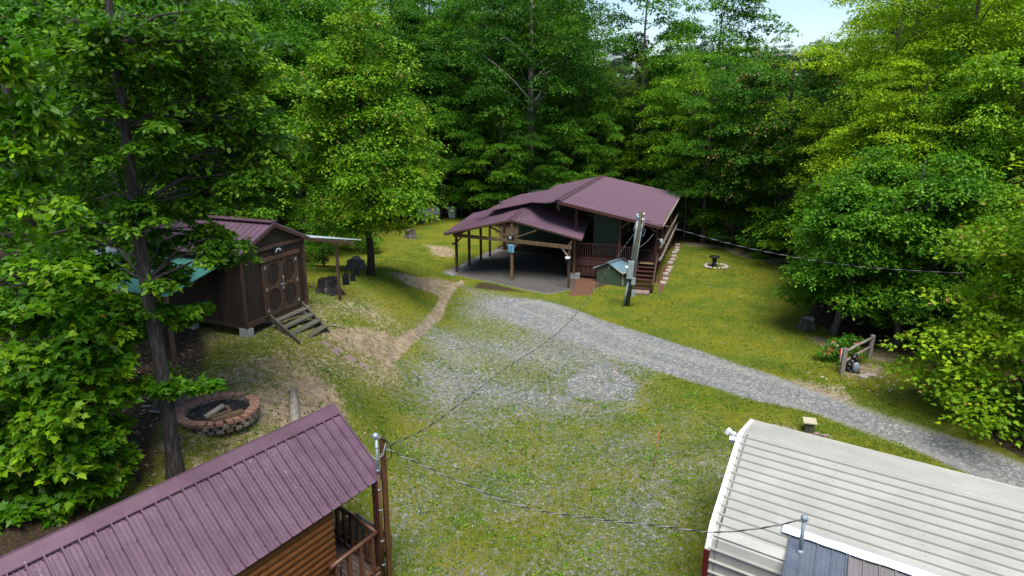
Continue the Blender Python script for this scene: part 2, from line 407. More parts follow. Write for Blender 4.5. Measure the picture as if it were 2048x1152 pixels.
ys = cellcoords(6, 58, .16, [-60, -30, -12, -4, 0, 3], [59.5, 62, 66, 72, 80, 90, 105, 125, 150, 190, 240, 320, 450])
X, Y = np.meshgrid(xs, ys); Z = hgt(X, Y)
G_, D_, F_, M_, RD_ = masks(X, Y)
rs = np.random.RandomState(1)
Z = Z+.012*rs.randn(*Z.shape)*(1-RD_)
nx, ny = len(xs), len(ys)
def ground_material():
    m, nt, b = new_mat('ground_cover', .95, 0, .12)
    def attr(n):
        a = nt.nodes.new('ShaderNodeAttribute'); a.attribute_name = n; return a.outputs['Fac']
    # grass
    n1 = noise(nt, 9, 6, .75); n2 = noise(nt, .55, 4, .6); n3 = noise(nt, 45, 4, .8)
    gr = ramp(nt, n1.outputs[0], [(.28, (.040, .070, .005)), (.5, (.135, .158, .010)), (.72, (.26, .25, .022))])
    gr2 = ramp(nt, n3.outputs[0], [(.3, (.035, .065, .005)), (.55, (.140, .158, .012)), (.8, (.33, .305, .08))])
    ga = mixc(nt, .5, gr.outputs[0], gr2.outputs[0])
    big = ramp(nt, n2.outputs[0], [(.35, (.62, .82, .8)), (.5, (1, 1, 1)), (.66, (1.28, 1.08, .9))])
    ga = mixc(nt, 1.0, ga, big.outputs[0], 'MULTIPLY')
    ns = noise(nt, 2.6, 5, .75, dist=.4); thin = ramp(nt, ns.outputs[0], [(.55, (0, 0, 0)), (.72, (1, 1, 1))])
    ga = mixc(nt, mth(nt, 'MULTIPLY', thin.outputs[0], .55), ga, (.24, .19, .10))
    # gravel
    v = nt.nodes.new('ShaderNodeTexVoronoi'); v.inputs['Scale'].default_value = 15
    tc = nt.nodes.new('ShaderNodeTexCoord'); nt.links.new(tc.outputs['Object'], v.inputs['Vector'])
    sep = nt.nodes.new('ShaderNodeSeparateColor'); nt.links.new(v.outputs['Color'], sep.inputs[0])
    gv = ramp(nt, sep.outputs[0], [(.0, (.08, .088, .092)), (.5, (.185, .185, .178)), (.85, (.28, .28, .27)), (1, (.46, .46, .44))])
    n4 = noise(nt, .9, 4, .6, stretch=None); tint = ramp(nt, n4.outputs[0], [(.4, (1, 1, 1)), (.65, (1.08, .98, .84))])
    gv2 = mixc(nt, 1.0, gv.outputs[0], tint.outputs[0], 'MULTIPLY')
    n8 = noise(nt, 60, 2, .8); gv3 = mixc(nt, .35, gv2, ramp(nt, n8.outputs[0], [(.3, (.05, .055, .058)), (.7, (.42, .43, .43))]).outputs[0])
    # dirt
    n5 = noise(nt, 3.5, 6, .75)
    di = ramp(nt, n5.outputs[0], [(.25, (.11, .072, .04)), (.45, (.21, .15, .09)), (.58, (.40, .31, .19)), (.76, (.58, .49, .34))])
    n5b = noise(nt, 38, 4, .8); di2 = mixc(nt, .35, di.outputs[0], ramp(nt, n5b.outputs[0], [(.35, (.12, .08, .045)), (.7, (.6, .5, .36))]).outputs[0])
    # forest litter
    n6 = noise(nt, 16, 5, .8); fo = ramp(nt, n6.outputs[0], [(.3, (.022, .017, .010)), (.55, (.065, .045, .026)), (.78, (.19, .13, .085))])
    # mulch
    n7 = noise(nt, 30, 4, .8, stretch=(1, 1, 1)); mu = ramp(nt, n7.outputs[0], [(.35, (.05, .024, .015)), (.52, (.15, .072, .045)), (.7, (.33, .20, .13))])
    def thr(a, nz, amp, lo, hi):
        x = mth(nt, 'ADD', a, mth(nt, 'MULTIPLY', mth(nt, 'SUBTRACT', nz, .5), amp))
        r = nt.nodes.new('ShaderNodeMapRange'); r.interpolation_type = 'SMOOTHSTEP'
        nt.links.new(x, r.inputs[0]); r.inputs[1].default_value = lo; r.inputs[2].default_value = hi; return r.outputs[0]
    nA = noise(nt, 7, 7, .82); nB = noise(nt, 24, 4, .8); mixn = mth(nt, 'ADD', mth(nt, 'MULTIPLY', nA.outputs[0], .55), mth(nt, 'MULTIPLY', nB.outputs[0], .45))
    c = mixc(nt, thr(attr('dirt'), mixn, 3.2, .42, .62), ga, di2)
    c = mixc(nt, thr(attr('gravel'), mixn, 2.8, .42, .60), c, gv3)
    c = mixc(nt, mth(nt, 'MULTIPLY', thr(attr('track'), mixn, 1.2, .35, .75), .38), c, (.34, .31, .26))
    c = mixc(nt, thr(attr('forest'), mixn, 1.6, .35, .65), c, fo.outputs[0])
    c = mixc(nt, thr(attr('mulch'), mixn, .5, .4, .6), c, mu.outputs[0])
    dk = thr(attr('dark'), mixn, 1.0, .4, .7); c = mixc(nt, mth(nt, 'MULTIPLY', dk, .8), c, (.070, .062, .052))  # dark mask colour: painted carport shade and the yard patch
    nt.links.new(c, b.inputs['Base Color'])
    hh = mth(nt, 'ADD', mth(nt, 'MULTIPLY', v.outputs['Distance'], .5), mth(nt, 'ADD', n3.outputs[0], n1.outputs[0]))
    bump(nt, b, hh, .9, .05)
    return m
M['ground'] = ground_material()
TRK = gp([(1060, 612), (1150, 648), (1250, 695), (1400, 735), (1530, 775), (1660, 815), (1800, 865), (1930, 910), (2040, 958), (2100, 985)])
td_ = line_d(TRK, X, Y); TR_ = np.exp(-((td_-.72)/.30)**2)*.8
DK_ = np.maximum(.5*sst(-.7, .5, sdf(DARKP, X, Y)), .9*sst(-.5, .5, sdf(CARP, X, Y)))  # dark yard patch, and shade under the carport painted into its floor
idx = np.arange(nx*ny).reshape(ny, nx)
quads = np.stack([idx[:-1, :-1], idx[:-1, 1:], idx[1:, 1:], idx[1:, :-1]], -1).reshape(-1, 4)
def cavg(A): return ((A[:-1, :-1]+A[:-1, 1:]+A[1:, 1:]+A[1:, :-1])/4).reshape(-1)
cg, cd, cf, cr, cm = map(cavg, (G_, D_, F_, RD_, M_))
cls = np.zeros(len(quads), int)
cls[cf > .5] = 1
cls[cr > .5] = 2
cls[(cd > .6) & (cr <= .5) & (cf <= .5)] = 3
cls[cm > .5] = 4
V = np.stack([X, Y, Z], -1).reshape(-1, 3)
def np_mesh(name, verts, faces, mat, attrs=None, smooth=True):
    """faces: (n,k) array"""
    me = bpy.data.meshes.new(name); n, k = faces.shape
    me.vertices.add(len(verts)); me.vertices.foreach_set('co', np.ascontiguousarray(verts, np.float32).ravel())
    me.loops.add(n*k); me.loops.foreach_set('vertex_index', np.ascontiguousarray(faces, np.int32).ravel())
    me.polygons.add(n); me.polygons.foreach_set('loop_start', np.arange(0, n*k, k, dtype=np.int32))
    me.polygons.foreach_set('loop_total', np.full(n, k, np.int32))
    me.polygons.foreach_set('use_smooth', np.full(n, smooth, bool))
    if mat is not None: me.materials.append(mat)
    for a, val in (attrs or {}).items():
        at_ = me.attributes.new(a, 'FLOAT', 'POINT'); at_.data.foreach_set('value', np.ascontiguousarray(val, np.float32))
    me.update(calc_edges=True); me.validate(); return me
for k, nm in enumerate(['lawn', 'forest_floor', 'gravel_driveway', 'bare_dirt', 'mulch_bed']):
    q = quads[cls == k]; used, inv = np.unique(q, return_inverse=True)
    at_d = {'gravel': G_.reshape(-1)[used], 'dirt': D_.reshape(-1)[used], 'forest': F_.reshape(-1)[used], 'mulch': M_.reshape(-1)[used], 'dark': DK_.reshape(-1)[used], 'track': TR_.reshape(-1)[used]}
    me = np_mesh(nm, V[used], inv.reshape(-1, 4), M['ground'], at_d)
    o = bpy.data.objects.new(nm, me); col.objects.link(o); o['kind'] = 'structure'
    tag(o, {'lawn': 'patchy yellow green lawn sloping round the buildings', 'forest_floor': 'brown leaf covered floor under the trees',
            'gravel_driveway': 'grey gravel driveway curving off to the right', 'bare_dirt': 'bare tan dirt patches and gully on the bank',
            'mulch_bed': 'reddish brown mulch beds beside the porch'}[nm])

# ---- grass tufts and weeds (uncountable)
def leafmat(name, c1, c2, c3, trans=.35, rough=.55, hue=.0):
    m = bpy.data.materials.new(name); m.use_nodes = True; nt = m.node_tree
    b = nt.nodes['Principled BSDF']; b.inputs['Roughness'].default_value = rough; b.inputs['Specular IOR Level'].default_value = .25
    a = nt.nodes.new('ShaderNodeAttribute'); a.attribute_name = 'rnd'
    r = ramp(nt, a.outputs['Fac'], [(0, c1), (.55, c2), (.88, c3), (1, tuple(min(1, x*1.5) for x in c3))])
    a2 = nt.nodes.new('ShaderNodeAttribute'); a2.attribute_name = 'tip'
    c = mixc(nt, a2.outputs['Fac'], r.outputs[0], (.36, .19, .07))
    nt.links.new(c, b.inputs['Base Color'])
    t = nt.nodes.new('ShaderNodeBsdfTranslucent'); 
    tcol = mixc(nt, 1.0, c, (1.15, 1.2, .5), 'MULTIPLY'); nt.links.new(tcol, t.inputs[0])
    mx = nt.nodes.new('ShaderNodeMixShader'); mx.inputs[0].default_value = trans
    nt.links.new(b.outputs[0], mx.inputs[1]); nt.links.new(t.outputs[0], mx.inputs[2])
    nt.links.new(mx.outputs[0], nt.nodes['Material Output'].inputs[0]); return m
M['grass'] = leafmat('grass_blades', (.025, .065, .003), (.08, .15, .008), (.18, .225, .016), .25, .7)
M['litter'] = leafmat('dead_leaves', (.06, .035, .02), (.15, .085, .05), (.30, .19, .13), .05, .8)
M['pebble'] = leafmat('loose_gravel', (.09, .10, .12), (.20, .205, .205), (.34, .34, .33), 0, .9)
def scatter(name, pts, mat, size, flat, seed, label, k=3):
    """little 4-vertex kites standing (flat=0) or lying (flat=1) on the ground"""
    rs = np.random.RandomState(seed); n = len(pts)*k
    P = np.repeat(pts, k, 0)+rs.randn(n, 3)*np.array([1, 1, 0])*size*.55
    a = rs.uniform(0, 2*np.pi, n); tilt = rs.uniform(.15, .9, n) if not flat else rs.uniform(-.25, .35, n)
    sz = size*rs.uniform(.5, 1.35, n)
    dx, dy = np.cos(a), np.sin(a)
    if not flat:
        D = np.stack([dx*np.sin(tilt), dy*np.sin(tilt), np.cos(tilt)], 1)
    else: D = np.stack([dx*np.cos(tilt), dy*np.cos(tilt), np.sin(tilt)], 1)
    S = np.stack([-dy, dx, rs.uniform(-.3, .3, n)], 1)
    wd = (.30 if not flat else .55)
    b0 = P; b1 = P+D*sz[:, None]*.55+S*(sz*wd)[:, None]*.5; b2 = P+D*sz[:, None]; b3 = P+D*sz[:, None]*.55-S*(sz*wd)[:, None]*.5
    vs = np.stack([b0, b1, b2, b3], 1).reshape(-1, 3); fs = np.arange(n*4).reshape(-1, 4)
    rnd = np.repeat(rs.uniform(0, 1, n), 4)
    me = np_mesh(name, vs, fs, mat, {'rnd': rnd, 'tip': np.zeros(n*4)}, False)
    o = bpy.data.objects.new(name, me); col.objects.link(o); tag(o, label, None, None, 'stuff'); return o
rs = np.random.RandomState(4)
def pick(n, x0, x1, y0, y1, prob):
    x = rs.uniform(x0, x1, n); y = y0+(y1-y0)*rs.uniform(0, 1, n)
    g, d, f, m, r = masks(x, y); cp = sdf(CARP, x, y)
    p = prob(g, d, f, m, r, x, y)*(cp < -.1)
    vis = np.abs(x) < y*.78+1.5
    k = (rs.uniform(0, 1, n) < p) & vis
    return np.stack([x[k], y[k], hgt(x[k], y[k])], 1)
def gprob(g, d, f, m, r, x, y):
    cl = .5+.5*vnoise(x, y, 2.2, 21)+.35*vnoise(x, y, 6, 22)
    return np.clip((1-g*1.0-d*.85-m)*cl*1.2, 0, 1)*(f < .5)*(r < .35)
A = np.concatenate([pick(90000, -9, 13, 8, 24, gprob), pick(50000, -9, 21, 24, 45, gprob)])
scatter('grass', A, M['grass'], .062, False, 5, 'short tufts of green grass and clover scattered over the lawn and yard', 3)
def wprob(g, d, f, m, r, x, y):
    cl = np.clip(vnoise(x, y, 3.0, 31)*1.6+vnoise(x, y, 9, 32)*.8, 0, 1)
    return np.clip(cl*(1-g*.75)*(1-d*.8)*1.4, 0, 1)*(f < .5)*(r < .5)*(m < .3)
A = np.concatenate([pick(26000, -6, 12, 8, 24, wprob), pick(9000, -6, 20, 24, 40, wprob)])
M['weed'] = leafmat('weed_leaves', (.045, .10, .008), (.095, .19, .014), (.17, .29, .03), .25, .6)
scatter('weeds', A, M['weed'], .08, True, 6, 'low broadleaf weeds in clumps through the gravel yard', 4)
A = np.concatenate([pick(22000, -14, -2, 11, 27, lambda g, d, f, m, r, x, y: np.clip(f*.9+d*.12, 0, 1)), pick(3000, 10, 20, 22, 40, lambda g, d, f, m, r, x, y: f)])
scatter('leaf_litter', A, M['litter'], .09, True, 7, 'dry brown fallen leaves under the left hand trees', 2)
A = pick(60000, -6, 18, 10, 34, lambda g, d, f, m, r, x, y: np.clip(r*.8+g*.45, 0, 1))
scatter('loose_gravel', A, M['pebble'], .042, True, 8, 'loose grey gravel strewn over the driveway and yard', 1)
# ---------------------------------------------------------------- trees
MAPLE = np.array([(0, 0), (.16, .04), (.42, -.04), (.30, .20), (.52, .42), (.26, .40), (.20, .60), (0, 1.0), (-.20, .60), (-.26, .40), (-.52, .42), (-.30, .20), (-.42, -.04), (-.16, .04)])
KITE = np.array([(0, 0), (.30, .42), (0, 1.0), (-.30, .42)])
OVAL = np.array([(0, 0), (.22, .25), (.24, .6), (0, 1.0), (-.24, .6), (-.22, .25)])
SHAPES = {'maple': MAPLE, 'kite': KITE, 'oval': OVAL}
def leaves(name, C, out, rad, n_per, size, shape, mat, seed, thick=.28, droop=.35, tips=0.0, zt=None, tilt=.45):
    """leaf sprays: C centres (n,3), out outward dirs, rad radii"""
    rs = np.random.RandomState(seed); n = len(C)*n_per
    c = np.repeat(C, n_per, 0); r = np.repeat(rad, n_per); o = np.repeat(out, n_per, 0)
    a = rs.uniform(0, 2*np.pi, n); q = np.sqrt(rs.uniform(0, 1, n))*(1+.25*rs.randn(n)*.5)
    # fingers: sprays break up into twigs
    nf = 7; fa = rs.uniform(0, 6.28, len(C)); fk = np.repeat(fa, n_per)
    a = np.where(rs.uniform(0, 1, n) < .72, fk+np.round((a-fk)/(2*np.pi/nf))*(2*np.pi/nf)+rs.randn(n)*.13/(q+.35), a)
    lx = np.cos(a)*q; ly = np.sin(a)*q
    P = c+np.stack([lx*r, ly*r, (-droop*q**2+rs.randn(n)*thick*.5*(1-.4*q))*r], 1)+o*(.15*r)[:, None]
    d = np.stack([np.cos(a)+.6*rs.randn(n), np.sin(a)+.6*rs.randn(n), -.30+tilt*rs.randn(n)], 1)
    d /= np.linalg.norm(d, axis=1)[:, None]
    up = np.stack([tilt*rs.randn(n), tilt*rs.randn(n), np.ones(n)], 1)
    s = np.cross(d, up); s /= np.linalg.norm(s, axis=1)[:, None]+1e-9
    nn = np.cross(s, d)
    sz = size*rs.uniform(.65, 1.3, n)
    T = SHAPES[shape]; k = len(T)
    fold = .18
    vs = P[:, None]+sz[:, None, None]*(s[:, None]*T[None, :, :1]+d[:, None]*(T[None, :, 1:]) +
                                       nn[:, None]*(-fold*np.abs(T[None, :, :1])*1.2-.16*T[None, :, 1:]**2))
    vs = vs.reshape(-1, 3); fs = np.arange(n*k).reshape(-1, k)
    spr = np.repeat(rs.uniform(0, 1, len(C)), n_per)
    rnd = np.clip(.42*rs.uniform(0, 1, n)+.50*spr+.10*q, 0, 1)
    tp = np.zeros(n)
    if tips > 0:
        zz = (P[:, 2]-P[:, 2].min())/(np.ptp(P[:, 2])+1e-6)
        tp = (rs.uniform(0, 1, n) < tips*(q > .75)*(.25+zz))*rs.uniform(.4, 1, n)*(np.repeat(rs.uniform(0, 1, len(C)), n_per) < .6)
    me = np_mesh(name, vs, fs, mat, {'rnd': np.repeat(rnd, k), 'tip': np.repeat(tp, k)}, False)
    return me
def crown_points(seed, H, base, R, n, prof='round', lob=.22, inner=.35):
    rs = np.random.RandomState(seed); out = []; 
    ph = rs.uniform(0, 6.28, 6)
    while len(out) < n:
        t = rs.uniform(0, 1)
        if prof == 'round': w = math.sqrt(max(0, 1-(2*t-.85)**2/1.35)) if t < .97 else .2
        elif prof == 'cone': w = (1-t)**.85*(.30+.95*min(.74, t*3))+.04
        elif prof == 'tall': w = .55+.45*math.sin(math.pi*min(1, t*1.05))-.35*t
        else: w = (1-t)**.5*.9+.1
        if rs.uniform(0, 1) > w: continue
        a = rs.uniform(0, 6.28)
        lobe = 1+lob*(math.sin(2*a+ph[0]+t*3)*.5+math.sin(3*a+ph[1]+t*7)*.4+math.sin(5*a+ph[2]-t*9)*.35)+rs.uniform(-.12, .12)
        rr = inner+(1-inner)*rs.uniform(0, 1)**.55
        r = R*w*lobe*rr
        out.append((math.cos(a)*r, math.sin(a)*r, base+(H-base)*t+rs.uniform(-.2, .2), w))
    out = np.array(out); k = max(1, n//4); cen = out[:k]; res = [] # sprays gather into boughs with gaps between
    for i in range(n):
        c = cen[i % k]; sg = .46*R/4
        res.append((c[0]+rs.randn()*sg, c[1]+rs.randn()*sg, c[2]+rs.randn()*sg*.75, c[3]))
    return np.array(res)
def limbs(mb, C, trunk_top, base, rs, n, lean=(0, 0), r0=.06):
    """branches from the trunk axis out to some spray centres"""
    idx = rs.choice(len(C), min(n, len(C)), replace=False)
    for i in idx:
        x, y, z = C[i][:3]; d = math.hypot(x, y)
        zs = max(base*.75, min(trunk_top*.92, z-d*rs.uniform(.45, .85)))
        t = zs/trunk_top; sx, sy = lean[0]*t, lean[1]*t
        p0 = Vector((sx, sy, zs)); p2 = Vector((x, y, z-.05)); pm = lerp(p0, p2, .5)+Vector((rs.uniform(-.1, .1)*d, rs.uniform(-.1, .1)*d, .10*d))
        rr = r0*(1-t*.55)
        mb.tube([p0, lerp(p0, pm, .5)+Vector((0, 0, .03*d)), pm, p2], [rr, rr*.75, rr*.5, rr*.2], 5, False)
def tree_meshes(seed, H, base, R, n, n_per, size, shape, prof, trunk_r, leafmat_, bark, rad=(.9, 1.4), thick=.28, tips=0, nl=26, droop=.35, lean=(0, 0), inner=.35, lob=.22, fork=0):
    rs = np.random.RandomState(seed+500)
    C = crown_points(seed, H, base, R, n, prof, lob, inner)
    lx = C[:, 2:3]/H*np.array([lean])
    Cc = C[:, :3].copy(); Cc[:, :2] += lx
    out = C[:, :3].copy(); out[:, 2] = 0; out /= np.linalg.norm(out, axis=1)[:, None]+1e-6
    rad_ = rs.uniform(rad[0], rad[1], n)
    cm_ = leaves('crown', Cc, out, rad_, n_per, size, shape, leafmat_, seed+7, thick, droop, tips)
    mb = MB(); top = H*.93; N = 9; pts = []; rr = []
    for i in range(N):
        t = i/(N-1)
        pts.append((lean[0]*t+rs.uniform(-.06, .06)*min(1, i)*(H/12), lean[1]*t+rs.uniform(-.06, .06)*min(1, i)*(H/12), -.3+(top+.3)*t))
        rr.append(trunk_r*(1-t)**.8+.02+(trunk_r*.35 if i == 0 else 0))
    mb.tube(pts, rr, 9)
    limbs(mb, Cc, top, base, rs, nl, lean, trunk_r*.42)
    tme = bpy.data.meshes.new('trunk'); tme.from_pydata(mb.v, [], mb.f); tme.materials.append(M[bark])
    tme.polygons.foreach_set('use_smooth', [True]*len(mb.f)); tme.update()
    return tme, cm_
LM = {
 'dark': leafmat('dark_green_leaves', (.012, .050, .003), (.036, .130, .005), (.100, .235, .010)),
 'mid': leafmat('mid_green_leaves', (.016, .065, .002), (.056, .180, .004), (.155, .315, .009)),
 'bright': leafmat('bright_green_leaves', (.030, .100, .002), (.105, .250, .004), (.25, .42, .010)),
 'yellow': leafmat('yellow_green_leaves', (.055, .135, .002), (.20, .345, .003), (.40, .55, .010)),
 'lime': leafmat('lime_green_leaves', (.045, .11, .002), (.16, .30, .003), (.36, .50, .010)),
 'blue': leafmat('haze_tinted_leaves', (.008, .030, .014), (.020, .062, .030), (.045, .11, .055)),  # distance haze put into the leaf colour of the ridge trees
 'olive': leafmat('olive_leaves', (.03, .05, .004), (.075, .105, .009), (.14, .17, .02)),
 'maple_near': leafmat('near_maple_leaves', (.016, .065, .002), (.068, .190, .003), (.22, .37, .010), .42, .45),
 'oak_near': leafmat('near_oak_leaves', (.014, .055, .003), (.054, .155, .006), (.17, .30, .016), .42, .42),
}
VAR = {}
def variant(key, *a, **k): VAR[key] = tree_meshes(*a, **k)
#                seed H   base R   n   per size shape  prof   trunk
variant('broad', 11, 17, 3.5, 4.6, 230, 190, .18, 'kite', 'round', .24, LM['mid'], 'bark_dark', (.8, 1.4))
variant('tall', 12, 20, 5.0, 4.0, 230, 190, .18, 'kite', 'tall', .26, LM['dark'], 'bark_dark', (.8, 1.35))
variant('oak', 13, 19, 6.0, 4.8, 210, 200, .185, 'kite', 'round', .28, LM['dark'], 'bark', (.8, 1.4), .3)
variant('maple', 14, 13, 2.0, 3.7, 230, 110, .20, 'kite', 'cone', .16, LM['bright'], 'bark_dark', (.6, 1.1), .3, .25)
variant('young', 15, 8, 1.0, 2.4, 110, 90, .17, 'kite', 'round', .09, LM['mid'], 'bark', (.5, .9))
variant('locust', 16, 17, 2.0, 4.6, 300, 170, .145, 'kite', 'tall', .2, LM['yellow'], 'bark', (.6, 1.3), .3, 0, 40, .25)
variant('shrub', 17, 3.2, .2, 1.7, 60, 80, .16, 'kite', 'round', .05, LM['mid'], 'bark_dark', (.35, .7), .35, 0, 10)
variant('sparse', 18, 20, 9.0, 3.0, 90, 110, .24, 'kite', 'round', .2, LM['olive'], 'bark', (.7, 1.2), .3, 0, 40)
def place_tree(name, var, x, y, s=1.0, rz=0, mat=None, label='', cat='tree', group=None, sz=None, bark=None):
    z = gz(x, y); o = bpy.data.objects.new(name, None); col.objects.link(o)
    o.location = (x, y, z-.03); o.rotation_euler = (0, 0, rz); o.scale = (s, s, sz or s)
    tag(o, label, cat, group)
    tm, cm_ = VAR[var]
    for nm, me in (('trunk', tm), ('crown', cm_)):
        c = bpy.data.objects.new(nm, me); col.objects.link(c); c.parent = o
        if nm == 'crown' and mat:
            c.material_slots[0].link = 'OBJECT'; c.material_slots[0].material = LM[mat]
        if nm == 'trunk' and bark:
            c.material_slots[0].link = 'OBJECT'; c.material_slots[0].material = M[bark]
    return o
def hero(name, u, vb, label, seed, H, base, R, n, n_per, size, shape, prof, tr, lm, bark, xy=None, **k):
    x, y = xy if xy else tuple(ground(u, vb)[:2])
    VAR['h%d' % seed] = tree_meshes(seed, H, base, R, n, n_per, size, shape, prof, tr, LM[lm], bark, **k)
    return place_tree(name, 'h%d' % seed, x, y, 1, 0, None, label)
def uX(u, y, z=3): # world x for image column u at forward distance y
    r = ray(u, 300); return (u-1024)/F*(y*math.cos(PITCH)+(CAM_H-z)*math.sin(PITCH))
# signature trees
hero('maple_tree', 742, 550, 'full maple with reddish new tips standing alone left of the open carport', 101, 11.4, 2.5, 3.6, 420, 190, .135, 'kite', 'cone', .15, 'bright', 'bark_dark', rad=(.5, 1.0), tips=.22, thick=.34)
hero('broadleaf_tree', 1662, 668, 'grey trunked tree at the lawn edge just behind the fresh cut stump', 102, 7.6, 1.4, 2.3, 240, 190, .135, 'kite', 'round', .14, 'mid', 'bark', lob=.25, rad=(.4, .95), lean=(1.5, .3))
hero('broadleaf_tree', 1792, 690, 'leafy tree right of the split rail fence with drooping low boughs', 103, 8.0, 2.2, 2.7, 230, 190, .135, 'kite', 'round', .12, 'mid', 'bark', lob=.45, rad=(.4, 1.1))
hero('maple_tree', 0, 0, 'yellow green maple at the right edge overhanging the driveway', 104, 8.8, -.6, 3.9, 420, 90, .135, 'maple', 'cone', .14, 'lime', 'bark_dark', xy=(15.9, 19.0), rad=(.45, .85), tips=.14, thick=.34, inner=.3)
hero('locust_tree', 0, 0, 'tall yellow green locust tree with feathery foliage, tallest at upper right', 105, 19.5, 3, 5.2, 400, 190, .14, 'kite', 'tall', .2, 'yellow', 'bark', xy=(uX(1880, 33), 33), rad=(.6, 1.3), thick=.3, droop=.25, nl=60, inner=.2, lob=.4)
hero('locust_tree', 0, 0, 'bright yellow green locust left of the tallest one, edge of the forest above the lawn', 106, 16.0, 2.5, 4.3, 330, 190, .14, 'kite', 'round', .18, 'yellow', 'bark', xy=(uX(1745, 37), 37), rad=(.6, 1.3), thick=.3, droop=.25, nl=45, inner=.25, lob=.4)
hero('chestnut_tree', 0, 0, 'dark rounded tree with pale reddish tips on its domed top', 107, 13.6, 1.5, 3.8, 300, 190, .17, 'kite', 'round', .22, 'dark', 'bark_dark', xy=(uX(1560, 43), 43), rad=(.6, 1.1), tips=.35, thick=.34)
hero('oak_tree', 0, 0, 'large old oak with a pale trunk rising behind the burgundy roofed house', 108, 22, 6, 5.6, 320, 200, .18, 'kite', 'round', .36, 'dark', 'bark_pale', xy=(uX(1062, 57, 0), 57), rad=(.8, 1.4), nl=16)
hero('oak_tree', 0, 0, 'open topped oak against the sky above the house ridge', 109, 21.5, 6.5, 3.8, 220, 120, .22, 'kite', 'round', .2, 'mid', 'bark', xy=(uX(1275, 58), 58), rad=(.7, 1.2), nl=22)
hero('oak_tree', 0, 0, 'spreading thin topped tree on the skyline right of the house ridge', 110, 19.0, 6.5, 4.4, 230, 120, .22, 'kite', 'round', .22, 'mid', 'bark', xy=(uX(1420, 60), 60), rad=(.7, 1.3), nl=24)
# woods: rows of copies of the same few trees
rs = np.random.RandomState(77)
WOODS = 'trees crowding together in the woods round the clearing'
WL = {'dark': 'dark green tree crowded in the woods', 'mid': 'mid green leafy tree crowded in the woods', 'bright': 'bright green leafy tree crowded in the woods',
      'yellow': 'yellow green tree crowded in the woods', 'olive': 'olive green tree crowded in the woods', 'blue': 'distant bluish green tree on the ridge line'}
ZONES = [(-1e9, 60, 'at the far left edge of the view'), (60, 160, 'behind the dark trunked oak at left'), (160, 260, 'behind the green lean-to roof'), (260, 350, 'behind the left half of the shed roof'), (350, 440, 'behind the middle of the shed roof'), (440, 520, 'above the shed gable'),
         (520, 590, 'above the shed awning'), (590, 670, 'behind the left side of the lone maple'), (670, 760, 'directly behind the lone maple'), (760, 840, 'behind the right side of the lone maple'), (840, 910, 'above the propane tank'), (910, 970, 'behind the trash bin'),
         (970, 1030, 'behind the left eave of the house'), (1030, 1090, 'beside the pale oak trunk behind the house'), (1090, 1150, 'behind the left roof slope of the house'), (1150, 1210, 'just left of the house ridge'), (1210, 1270, 'just right of the house ridge'), (1270, 1330, 'behind the right roof slope of the house'),
         (1330, 1390, 'behind the far right corner of the house'), (1390, 1450, 'above the black pedestal'), (1450, 1520, 'left of the domed chestnut'), (1520, 1600, 'behind the domed chestnut'), (1600, 1680, 'above the fresh cut stump'), (1680, 1760, 'above the split rail fence'),
         (1760, 1840, 'left of the tallest locust'), (1840, 1920, 'beside the tallest locust'), (1920, 2000, 'right of the tallest locust'), (2000, 1e9, 'at the far right edge of the view')]
def zone(u): return [z for a, b, z in ZONES if a <= u < b][0]
def rank(y): return 'front rank' if y < 45 else 'second rank' if y < 63 else 'third rank' if y < 86 else 'far back' if y < 130 else 'on the ridge'
CN = {'dark': 'dark green', 'mid': 'mid green', 'bright': 'bright green', 'yellow': 'yellow green', 'olive': 'olive green', 'blue': 'bluish green', 'lime': 'lime green'}
def wood_tree(u, y, s, var=None, mat=None, hmax=None, x=None):
    v = var or rs.choice(['broad', 'tall', 'oak', 'broad', 'tall'])
    m_ = mat or rs.choice(['dark', 'mid', 'mid', 'bright'])
    xx = uX(u, y) if x is None else x
    place_tree({'oak': 'oak_tree', 'locust': 'locust_tree', 'maple': 'maple_tree'}.get(v, 'forest_tree'), v, xx, y, s, rs.uniform(0, 6.28), m_,
               CN[m_]+' tree '+zone(u)+', '+rank(y), 'tree', WOODS if m_ != 'blue' else 'far trees on the ridge', sz=s*rs.uniform(.92, 1.08), bark=rs.choice(['bark', 'bark_dark', 'bark_dark']))
